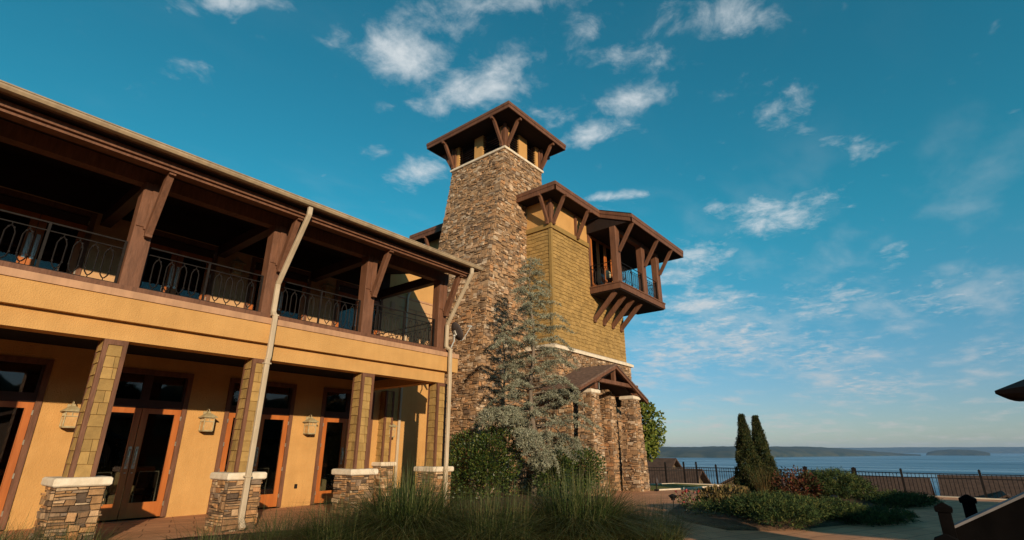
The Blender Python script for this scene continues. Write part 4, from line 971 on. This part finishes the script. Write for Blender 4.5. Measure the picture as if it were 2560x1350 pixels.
shrub('holly_bush', 'smaller dark green holly bush right of the grey cedar, beside the portico', 'bush', (15.2, 10.1, -.1), (1.3, 1.0), 1.75, 8500, 'holly', .085, 6, 7)

def cedar():
    r = random.Random(21); base = Vector((14.25, 10.72, -.12)); top = Vector((14.0, 10.55, 8.1))
    t = thing('blue_cedar', tuple(base), 'tall ragged grey green cedar with drooping lower branches, before the stone tower', 'tree')
    tr = MB(); pts = [base.lerp(top, k/9) + Vector((math.sin(k*1.3)*.07, math.cos(k*1.7)*.06, 0)) for k in range(10)]
    tr.tube(pts, .11, 8, .010); part('trunk', 'bark', tr, t, smooth=True)
    br = MB(); fo = MB()
    def tuft(p, s=1.0):
        for _ in range(6):
            d = (rv(r) + Vector((0, 0, .15))).normalized(); leaf(fo, p, d, r.uniform(.06, .14)*s, .020*s, r)
    def branch(path, rad, dens):
        br.tube(path, rad, 4, .004)
        n = len(path)
        Ls = [(path[i+1]-path[i]).length for i in range(n-1)]; tot = sum(Ls)
        u = tot*.22
        while u < tot:
            a = u; i = 0
            while i < n-2 and a > Ls[i]: a -= Ls[i]; i += 1
            p = path[i].lerp(path[i+1], min(1, a/Ls[i])); d = (path[i+1]-path[i]).normalized()
            for sg in (-1, 1):
                if r.random() > dens: continue
                side = d.cross(Vector((0, 0, 1))).normalized()*sg
                tl = r.uniform(.16, .42)*(1.2 - .75*u/tot)
                dr = (side + d*.8 + Vector((0, 0, r.uniform(-.25, .05)))).normalized(); q = p
                for s in range(max(2, int(tl/.055))):
                    q = q + dr*.055 + Vector((0, 0, -.010*s)); tuft(q, .8)
            tuft(p); u += r.uniform(.06, .11)
    N = 108; axis = lambda f: base.lerp(top, f)
    for k in range(N):
        f = .15 + .84*(k/N)**.95; a = k*2.39996 + r.uniform(-.4, .4)
        L = (1.72*min(1, (1-f)/.48)**.8 + .12)*r.uniform(.45, 1.22); o = Vector((math.cos(a), math.sin(a), 0))
        if o.y > .5: L *= .75
        p0 = axis(f); up = r.uniform(.05, .4)
        path = [p0, p0 + o*L*.35 + Vector((0,0,L*.35*up)), p0 + o*L*.7 + Vector((0,0,L*.55*up)), p0 + o*L + Vector((0,0,L*(.45*up - r.uniform(.05, .25))))]
        branch(path, .012 + .018*(1-f), .82)
    # long drooping lower limbs that hang over the hollies
    for q0, hz, sprd, dens in (((12.45, 10.75, 2.55), 2.9, .9, 14), ((13.05, 10.05, 1.85), 2.3, .55, 7), ((13.55, 9.75, 1.2), 1.7, .45, 6), ((15.2, 9.8, 1.65), 2.3, .5, 6)):
        q0 = Vector(q0); p0 = base + Vector((0, 0, hz)); mid = p0.lerp(q0, .5) + Vector((0, 0, .25))
        br.tube([p0, mid, q0], .03, 5, .012)
        for k in range(dens*2):
            a = r.uniform(0, 6.28); st = p0.lerp(q0, r.uniform(.6, 1.05)); l = r.uniform(.4, 1.0)*sprd
            o = Vector((math.cos(a), math.sin(a), 0))
            branch([st, st + o*l*.4 + Vector((0,0,.08)), st + o*l*.8 + Vector((0,0,-.10)), st + o*l + Vector((0,0,-.35*r.uniform(.6, 1.3)))], .01, .95)
    part('branches', 'bark', br, t); part('needles', 'cedar', fo, t)
cedar()

def grass_clump(c, label, n, h, spread, seed, base=.28, wid=.008, dark=0):
    r = random.Random(seed); c = Vector(c)
    t = thing('ornamental_grass', tuple(c), label, 'ornamental grass', 'clumps of ornamental grass along the terrace')
    b = MB()
    for k in range(n):
        a = r.uniform(0, 6.28318); rr = base*math.sqrt(r.random()); p = c + Vector((math.cos(a)*rr, math.sin(a)*rr, 0))
        a2 = a + r.gauss(0, .7); L = h*r.uniform(.55, 1.12); out = spread*min(1.0, abs(r.gauss(.52, .30))); o = Vector((math.cos(a2), math.sin(a2), 0))
        w = wid*r.uniform(.7, 1.3); side = Vector((-o.y, o.x, 0)) * w + Vector((0, 0, 0)); b.tone = r.random()
        k0 = len(b.v); S = 6
        for s in range(S+1):
            u = s/S; q = p + o*(out*L*(u**1.7)) + Vector((0, 0, L*(u - .52*min(1.25, out)*u**2.4)))
            ww = (1 - u**1.5)*.5
            if s < S: b.v += [tuple(q - side*ww), tuple(q + side*ww)]
            else: b.v.append(tuple(q))
        for s in range(S-1): b.face((k0+2*s, k0+2*s+1, k0+2*s+3, k0+2*s+2))
        b.face((k0+2*S-2, k0+2*S-1, k0+2*S))
    part('blades', 'grassblade', b, t)
    return t
grass_clump((6.0, 7.05, -.08), 'wide clump of ornamental grass below the third and fourth porch piers', 4200, 1.45, 1.9, 31, .55, .012)
grass_clump((7.75, 4.95, -.08), 'biggest clump of ornamental grass, nearest the portico in the foreground', 4800, 1.35, 1.9, 32, .55, .012)
grass_clump((6.5, 5.7, -.08), 'low clump of ornamental grass wedged between the two big foreground clumps', 3200, 1.1, 1.9, 33, .6, .011)
grass_clump((5.05, 7.4, -.08), 'low arching clump of ornamental grass left of the wide one, before the third pier', 1800, .95, 1.9, 40, .5, .010)
grass_clump((4.9, 9.0, -.08), 'thin clump of ornamental grass before the downspout pier', 420, .85, 1.9, 34, .45, .006)
grass_clump((3.9, 9.0, -.08), 'sparse ornamental grass right of the leftmost pier', 260, .75, 2.0, 36, .5, .006)
grass_clump((1.6, 10.2, -.08), 'clump of ornamental grass left of the leftmost pier', 800, .85, 1.8, 35, .5, .006)
grass_clump((2.3, 9.6, -.08), 'low clump of ornamental grass at the foot of the leftmost pier', 600, .75, 1.8, 37, .4, .006)
grass_clump((9.0, 4.3, -.08), 'rightmost clump of ornamental grass beside the open pavement', 1500, .85, 1.9, 39, .5, .010)
grass_clump((18.6, 4.9, -.05), 'tan feathery tuft of grass between the little cone shrub and the rust shrub', 260, 1.15, .5, 44, .25).children[0].data.materials[0] = M['tanbush']

def column_tree(c, h, rad, label, seed, n=8200):
    r = random.Random(seed); c = Vector(c); t = thing('arborvitae', tuple(c), label, 'tree', 'pair of slim arborvitae')
    s = MB(); s.tube([c - Vector((0,0,.1)), c + Vector((0,0,h*.9))], .06, 6, .01); part('trunk', 'bark', s, t)
    b = MB()
    for k in range(n):
        f = r.random()**1.25; a = r.uniform(0, 6.2832); z = h*f
        prof = min(1, .62 + f*2.6)*(1-f)**.95*1.12 + .02
        lump = 1 + .21*math.sin(a*3 + z*5.2 + seed) + .17*math.sin(a*5 - z*8.3)
        q = rad*prof*lump*(1 - .30*r.random()**2)
        p = c + Vector((math.cos(a)*q, math.sin(a)*q, z + .03)); d = (Vector((math.cos(a)*.55, math.sin(a)*.55, 1.0)) + rv(r)*.35).normalized()
        spray(b, p, d, .13*r.uniform(.7, 1.25), .055, 4, r)
    part('crown', 'cypress', b, t)
column_tree((21.2, 6.06, -.08), 2.66, .44, 'left, slightly taller tree of the close pair of slim dark arborvitae', 51)
column_tree((21.7, 5.70, -.08), 2.62, .44, 'right, slightly shorter tree of the close pair of slim dark arborvitae', 52)
column_tree((18.9, 4.75, -.05), .82, .25, 'tiny dark cone shaped arborvitae right of the tall pair', 53, 1500)

J = 'spreading junipers in the beds'
shrub('juniper', 'broad bright green juniper mound at the front of the near bed', 'shrub', (13.6, 3.5, -.06), (1.3, 1.0), .52, 6500, 'juniper', .12, 61, 8, J, sprayn=7)
shrub('juniper', 'low dark juniper just right of the broad green mound', 'shrub', (14.7, 2.55, -.06), (.85, .65), .36, 2600, 'juniper', .115, 62, 6, J, sprayn=7)
shrub('juniper', 'tall arching juniper behind the path light in the back bed', 'shrub', (19.9, 3.2, -.06), (1.0, .9), .85, 3400, 'juniper', .14, 63, 7, J, sprayn=7, upbias=.5)
shrub('juniper', 'dark prostrate juniper spreading right across the back paving', 'shrub', (20.1, 1.6, -.09), (1.4, .8), .28, 3000, 'juniper', .12, 64, 8, J, sprayn=7, upbias=.15)
shrub('juniper', 'dark prostrate juniper spreading from the near bed towards the railing', 'shrub', (15.3, 1.8, -.09), (1.1, .7), .20, 2400, 'juniper', .11, 65, 8, J, sprayn=7, upbias=.15)
shrub('juniper', 'small green juniper tuft at the foot of the pink roses', 'shrub', (13.2, 4.75, -.08), (.5, .45), .35, 700, 'juniper', .12, 68, 5, J, sprayn=4)
shrub('rust_shrub', 'red leaved shrub in the back bed right of the tan grass', 'shrub', (18.9, 4.1, -.05), (.75, .7), .95, 2600, 'rust', .09, 66, 6)
shrub('tan_shrub', 'brownish low shrub between the roses and the green juniper', 'shrub', (14.3, 4.75, -.06), (.72, .65), .62, 2600, 'tanbush', .10, 67, 6, upbias=.9)
def rose_bush(c):
    r = random.Random(71); c = Vector(c); t = thing('rose_bush', tuple(c), 'leggy rose bush with small red blooms at the left of the bed', 'rose bush')
    s = MB(); f = MB(); bl = []
    for k in range(11):
        a = r.uniform(0, 6.28); L = r.uniform(.3, .66); o = Vector((math.cos(a), math.sin(a), 0)); e = c + o*L*.5 + Vector((0, 0, L))
        s.tube([c + o*.05, c + o*L*.2 + Vector((0,0,L*.55)), e], .008, 4, .004)
        for j in range(26):
            p = c.lerp(e, r.uniform(.25, 1)) + rv(r)*.09; leaf(f, p, rv(r), .06, .035, r)
        bl.append(e)
    part('stems', 'bark', s, t); part('leaves', 'holly', f, t)
    for e in bl:
        b = MB()
        for j in range(14): leaf(b, e + rv(r)*.012, (rv(r) + Vector((0,0,.5))).normalized(), .036, .034, r)
        b.t = [.5]*len(b.t); part('bloom', 'rose', b, t)
rose_bush((13.25, 5.3, -.06))

def leaf_tree(name, label, c, th, crown_c, rad, n, m, size, seed, group=None):
    r = random.Random(seed); c = Vector(c); cc = Vector(crown_c); t = thing(name, tuple(c), label, 'tree', group)
    s = MB(); s.tube([c, c.lerp(cc, .4) + Vector((.1, .05, 0)), cc + Vector((0, 0, rad[2]*.4))], th, 8, th*.3)
    L = []
    for k in range(26):
        v = rv(r); q = cc + Vector((v.x*rad[0]*.72, v.y*rad[1]*.72, v.z*rad[2]*.75)); L.append((q, r.uniform(.22, .42)))
        st = c.lerp(cc, r.uniform(.55, 1.0)); s.tube([st, st.lerp(q, .55) + Vector((0, 0, .1)), q], th*.35, 5, th*.08)
    part('trunk', 'bark', s, t)
    b = MB()
    for k in range(n):
        q, f = r.choice(L); v = rv(r); f *= r.random()**.4; p = q + Vector((v.x*rad[0]*f, v.y*rad[1]*f, v.z*rad[2]*f*.8))
        leaf(b, p, (rv(r) + Vector((0, 0, -.2))).normalized(), size*r.uniform(.7, 1.3), size*.7, r)
    part('crown', m, b, t)
leaf_tree('maple_tree', 'yellow green tree just behind the portico columns at the terrace edge', (28.3, 14.1, -1.2), .13, (28.3, 14.0, 2.55), (1.75, 1.75, 1.85), 5200, 'maple', .20, 81)
for i, (x, y, h, lb) in enumerate(((19, -46, 10, 'nearest pine standing beyond the annex, behind the viewer'), (31, -48, 11, 'tallest pine beyond the hedge, behind the viewer'), (44, -42, 9, 'pine beyond the far end of the hedge, behind the viewer'))):
    leaf_tree('pine_tree', lb, (x, y, -.2), .2, (x, y, h*.62), (2.6, 2.6, h*.36), 3000, 'pine', .5, 90+i, 'pines beyond the terrace')
w = ridge('sky_fill_blocker', (175, 325), lambda a: 96, lambda a, w: 55.5 + 1.5*w, 25, 77, 200); w['kind'] = 'stuff'  # unseen treeline added to cut sky fill from the sun side

# ------------------------------------------------------------------ small terrace objects
def path_light(loc, label):
    x, y, z = loc; t = thing('path_light', loc, label, 'path light', 'path lights by the beds')
    b = MB(); b.tube([(x, y, z-.05), (x, y, z+.34)], .012, 6); part('stake', 'iron', b, t)
    b = MB(); b.lathe([(.05, .26), (.055, .30), (.11, .36), (.115, .375), (.03, .41), (.01, .42)], loc, 14); part('shade', 'iron', b, t)
path_light((14.35, 6.15, -.1), 'dark mushroom path light on the paving left of the rose bush')
path_light((16.75, 2.75, -.1), 'dark mushroom path light between the two dark prostrate junipers')
t = thing('stake_sign', (20.7, 9.5, -.1), 'small grey diamond plate on a stake beside the portico column', 'stake sign')
b = MB(); b.tube([(20.7, 9.5, -.12), (20.7, 9.52, .25)], .02, 6); b.box(20.62, 20.78, 9.44, 9.58, -.08, -.02); part('stake', 'iron', b, t)
b = MB(); b.prism([(20.7, 9.45, .10), (20.82, 9.45, .26), (20.7, 9.47, .44), (20.58, 9.45, .26)], (.02, .03, 0)); part('plate', 'dish', b, t)

# black picket fence along the terrace edge
fence = thing('terrace_fence', (25.5, 3, -.2), 'black metal picket fence along the terrace edge above the lake', 'fence')
FP = [(25.2, 12.6), (25.7, 11.25), (26.4, 10.6), (27.0, 10.2), (26.75, 9.15), (26.2, 7.2), (25.75, 5.1), (25.35, 3.3), (24.85, 1.75), (24.75, -.45), (24.75, -2.6), (24.75, -4.8), (24.75, -7.0), (24.75, -9.2)]
for i, (x, y) in enumerate(FP):
    b = MB(); zt = .72 if i > 3 else .82
    w = .075 if i in (6, 7) else .035
    b.box(x-w, x+w, y-w, y+w, -.75, zt + (.06 if i in (6, 7) else .04)); b.loft([[(x-w-.01, y-w-.01, zt+.04), (x+w+.01, y-w-.01, zt+.04), (x+w+.01, y+w+.01, zt+.04), (x-w-.01, y+w+.01, zt+.04)], [(x-.005, y-.005, zt+.09), (x+.005, y-.005, zt+.09), (x+.005, y+.005, zt+.09), (x-.005, y+.005, zt+.09)]])
    part('fence_post', 'iron', b, fence)
for (x0, y0), (x1, y1) in zip(FP, FP[1:]):
    b = MB(); p = Vector((x0, y0, 0)); q = Vector((x1, y1, 0)); d = (q-p); L = d.length; d /= L
    p += d*.05; q -= d*.05; L -= .1
    for z in (.64, .50, -.42): b.bar(p + Vector((0,0,z)), q + Vector((0,0,z)), .035, .03)
    n = int(L/.115)
    for k in range(1, n):
        s = p + d*(L*k/n); b.bar(s + Vector((0,0,-.5)), s + Vector((0,0,.638)), .017, .017, (d.x, d.y, 0))
    part('fence_panel', 'iron', b, fence)

# houses down the hillside
def house(label, cx, cy, w, d, eave, ridge, base, rz, chimney=False, gable_w=0, ga=0, pale=False):
    t = thing('house', (cx, cy, base), label, 'house', 'houses down the slope'); X = lambda a, c, z: (cx + a*math.cos(rz) - c*math.sin(rz), cy + a*math.sin(rz) + c*math.cos(rz), z)
    def bx(mb, a0, a1, c0, c1, z0, z1): mb.loft([[X(a0,c0,z), X(a1,c0,z), X(a1,c1,z), X(a0,c1,z)] for z in (z0, z1)])
    b = MB(); bx(b, -w/2, w/2, -d/2, d/2, base, eave)
    b.loft([[X(a, -d/2, eave), X(a, d/2, eave), X(a, 0, ridge-.12)] for a in (-w/2, w/2)]); part('wall', 'hwall', b, t)
    b = MB(); o = .45; sl = (ridge-eave)/(d/2)
    for s in (-1, 1): b.loft([[X(a, s*(d/2+o), eave-sl*o), X(a, 0, ridge), X(a, 0, ridge+.14), X(a, s*(d/2+o), eave-sl*o+.14)] for a in (-w/2-o, w/2+o)])
    rf = part('roof', 'palewall' if pale else 'hroof', b, t)
    for a in (-w*.28, w*.05, w*.3):
        b = MB(); bx(b, a-.5, a+.5, d/2+.002, d/2+.05, eave-1.8, eave-.5); part('window', 'trim_dark', b, t)
    if gable_w:
        b = MB(); g = gable_w; gr = eave + sl*g*.5
        b.loft([[X(a, c, z) for a, z in ((ga-g/2, base), (ga+g/2, base), (ga+g/2, eave), (ga, gr-.1), (ga-g/2, eave))] for c in (0, d/2+1.6)]); part('wall', 'hwall', b, t)
        b = MB()
        for s in (-1, 1): b.loft([[X(ga+s*(g/2+o), c, eave-sl*o), X(ga, c, gr), X(ga, c, gr+.14), X(ga+s*(g/2+o), c, eave-sl*o+.14)] for c in (0, d/2+2.0)])
        part('roof', 'hroof', b, t)
        b = MB(); bx(b, ga-.6, ga+.6, d/2+1.601, d/2+1.65, eave-1.6, eave-.3); part('window', 'trim_dark', b, t)
    if chimney: b = MB(); bx(b, w*.2, w*.2+.7, -.35, .35, eave, ridge+.9); part('chimney', 'hwall', b, rf)
PI = math.pi
house('brown roofed house nearest the portico, left of the fence posts', 45, 24.4, 10.6, 10, -2.6, .7, -8, PI/2)
house('lower brown roofed house just right of the nearest one', 38, 16.8, 4.8, 8, -2.6, .1, -7, PI/2)
house('brown roof peeping left of the slim arborvitae pair', 60, 16.9, 8, 6, -2.3, -.8, -11, 0)
house('brown roofed house with a front gable behind the right fence', 80, 7.6, 8.2, 9, -4.2, -1.6, -12, PI/2, gable_w=4.6, ga=-1.6)
house('large brown roofed house at the right edge beyond the fence', 60, -4.0, 10.6, 10, -3.3, -.65, -11, PI/2, gable_w=6.2, ga=1.9)
house('small pale house seen over the tall juniper', 96, 12.6, 6, 7, -4.4, -2.9, -13, PI/2, pale=True)

# ------------------------------------------------------------------ patio umbrella, ramp wall with newel posts, unseen added light blockers
def umbrella():
    c = Vector((7.22, -2.06, -.1)); t = thing('patio_umbrella', tuple(c), 'dark brown patio umbrella with a scalloped edge at the right', 'umbrella')
    b = MB(); b.tube([c, c + Vector((0, 0, 2.75))], .024, 8); part('pole', 'trim_dark', b, t)
    b = MB(); b.lathe([(.28, 0), (.28, .05), (.06, .10), (.05, .3)], c, 16); part('base', 'iron', b, t)
    b = MB(); rim = []; n = 8; Rr = 1.66
    for k in range(n*6):
        a = 2*math.pi*k/(n*6) + R(97.3); e = (k % 6)/6; rr = Rr*(math.cos(math.pi/n)/math.cos(((e-.5) if True else 0)*2*math.pi/n)) ; rim.append((a, rr))
    top = [c + Vector((.03*math.cos(a), .03*math.sin(a), 2.72)) for a, _ in rim]
    midr = [c + Vector((r_*.55*math.cos(a), r_*.55*math.sin(a), 2.36)) for a, r_ in rim]
    edge = [c + Vector((r_*math.cos(a), r_*math.sin(a), 2.06)) for a, r_ in rim]
    val = [c + Vector((r_*math.cos(a), r_*math.sin(a), 2.03 - .035*abs(math.sin(k*math.pi/6)))) for k, (a, r_) in enumerate(rim)]
    val2 = [p + (c - p)*.01*Vector((1,1,0)).length for p in val]
    edge2 = [p - Vector((0, 0, .02)) for p in edge]; mid2 = [p - Vector((0, 0, .015)) for p in midr]; top2 = [p - Vector((0, 0, .012)) for p in top]
    b.loft([top, midr, edge, val], cap=False); b.loft([top2, mid2, edge2], cap=False); part('canopy', 'canopy', b, t)
    for k in range(8):
        a = R(97.3) + 2*math.pi*k/8; b = MB(); b.tube([c + Vector((.03*math.cos(a), .03*math.sin(a), 2.66)), c + Vector((1.6*math.cos(a), 1.6*math.sin(a), 2.03))], .01, 5); part('rib', 'trim_dark', b, t)
umbrella()
rw = thing('stair_wall', (7.5, -1, -.1), 'dark solid stair parapet with a sloping pale cap and capped newel posts', 'stair parapet')
b = MB(); y0, y1 = .20, -3.2; zc = lambda y: .68 + .545*(.20 - y)
b.loft([[(x, y0, -.12), (x, y1, -.12), (x, y1, zc(y1)-.05), (x, y0, zc(y0)-.05)] for x in (7.5, 7.62)]); part('parapet', 'ramp', b, rw)
b = MB(); b.bar((7.56, y0, zc(y0)-.03), (7.56, y1, zc(y1)-.03), .22, .022); part('cap_rail', 'railcap', b, rw)
def newel(x, y, zt, w, nm='newel_post'):
    b = MB(); b.box(x-w, x+w, y-w, y+w, -.12, zt-.09); sq = lambda r, z: [(x-r, y-r, z), (x+r, y-r, z), (x+r, y+r, z), (x-r, y+r, z)]
    b.loft([sq(w+.015, zt-.09), sq(w+.02, zt-.07), sq(w+.02, zt-.045), sq(.01, zt)]); part(nm, 'ramp', b, rw)
newel(7.44, .235, .89, .055); newel(8.3, .02, .93, .06); newel(7.05, .26, .63, .075)
b = MB(); b.loft([[(x, -.04, -.12), (x, -3.2, -.12), (x, -3.2, 2.45), (x, -.04, .7)] for x in (8.26, 8.36)]); part('parapet', 'ramp', b, rw)

an = thing('unseen_shade_building', (10, -15, 0), 'low dark sided annex building across the terrace behind the viewer', 'building')  # unseen building, added and sized to throw shade on the paving
b = MB(); b.box(6, 15.2, -20, -11, -.2, 3.4); part('wall', 'hwall', b, an)
b = MB(); b.loft([[(5.4, -20.6, 3.4), (15.8, -20.6, 3.4), (15.8, -10.4, 3.4), (5.4, -10.4, 3.4)], [(5.4, -20.6, 3.58), (15.8, -20.6, 3.58), (15.8, -10.4, 3.58), (5.4, -10.4, 3.58)], [(9, -15.8, 4.6), (11.4, -15.8, 4.6), (11.4, -15.2, 4.6), (9, -15.2, 4.6)]]); part('roof', 'roof', b, an)
for x in (6.6, 9.4, 12.2):
    b = MB(); b.box(x, x+1.6, -10.995, -10.94, 1.0, 2.4); w = part('window', 'trim_dark', b, an); b = MB(); b.box(x+.1, x+1.5, -10.93, -10.925, 1.1, 2.3); part('glass_pane', 'glass', b, w)
b = MB(); b.box(13.9, 14.8, -10.995, -10.95, -.1, 2.1); part('door', 'door', b, an)
hg = thing('hedge', (24, -11.5, -.2), 'clipped evergreen hedge closing the terrace behind the viewer', 'hedge')  # added behind the camera so the door glass reflects dark, not sky
b = MB(); r = random.Random(5)
for k in range(9000):
    p = Vector((r.uniform(15.8, 34), r.uniform(-12.2, -11.2), r.uniform(-.2, 2.2)))
    f = r.randrange(3)
    if f == 0: p.y = r.choice((-12.2, -11.2)) + r.uniform(-.1, .1)
    elif f == 1: p.z = 2.2 + r.uniform(-.1, .1)
    leaf(b, p, rv(r), .22, .14, r)
part('foliage', 'pine', b, hg)
s = MB()
for k in range(12): s.tube([(16.4 + 1.5*k, -11.7, -.25), (16.4 + 1.5*k, -11.7, 1.8)], .05, 5, .02)
part('stem', 'bark', s, hg)

# ------------------------------------------------------------------ air
def haze():
    b = MB(); b.box(-15000, 15000, -15000, 15000, -62, 140); m = bpy.data.materials.new('haze_air'); m.use_nodes = True
    nt = m.node_tree; nt.nodes.clear(); o = nt.nodes.new('ShaderNodeOutputMaterial'); v = nt.nodes.new('ShaderNodeVolumePrincipled')
    v.inputs['Density'].default_value = HAZE; v.inputs['Color'].default_value = (0.38, 0.62, 1.0, 1); v.inputs['Anisotropy'].default_value = 0.0
    nt.links.new(v.outputs[0], o.inputs['Volume'])
    tag(b.build('haze', m), kind='stuff')
HAZE = 4.5e-5
haze()
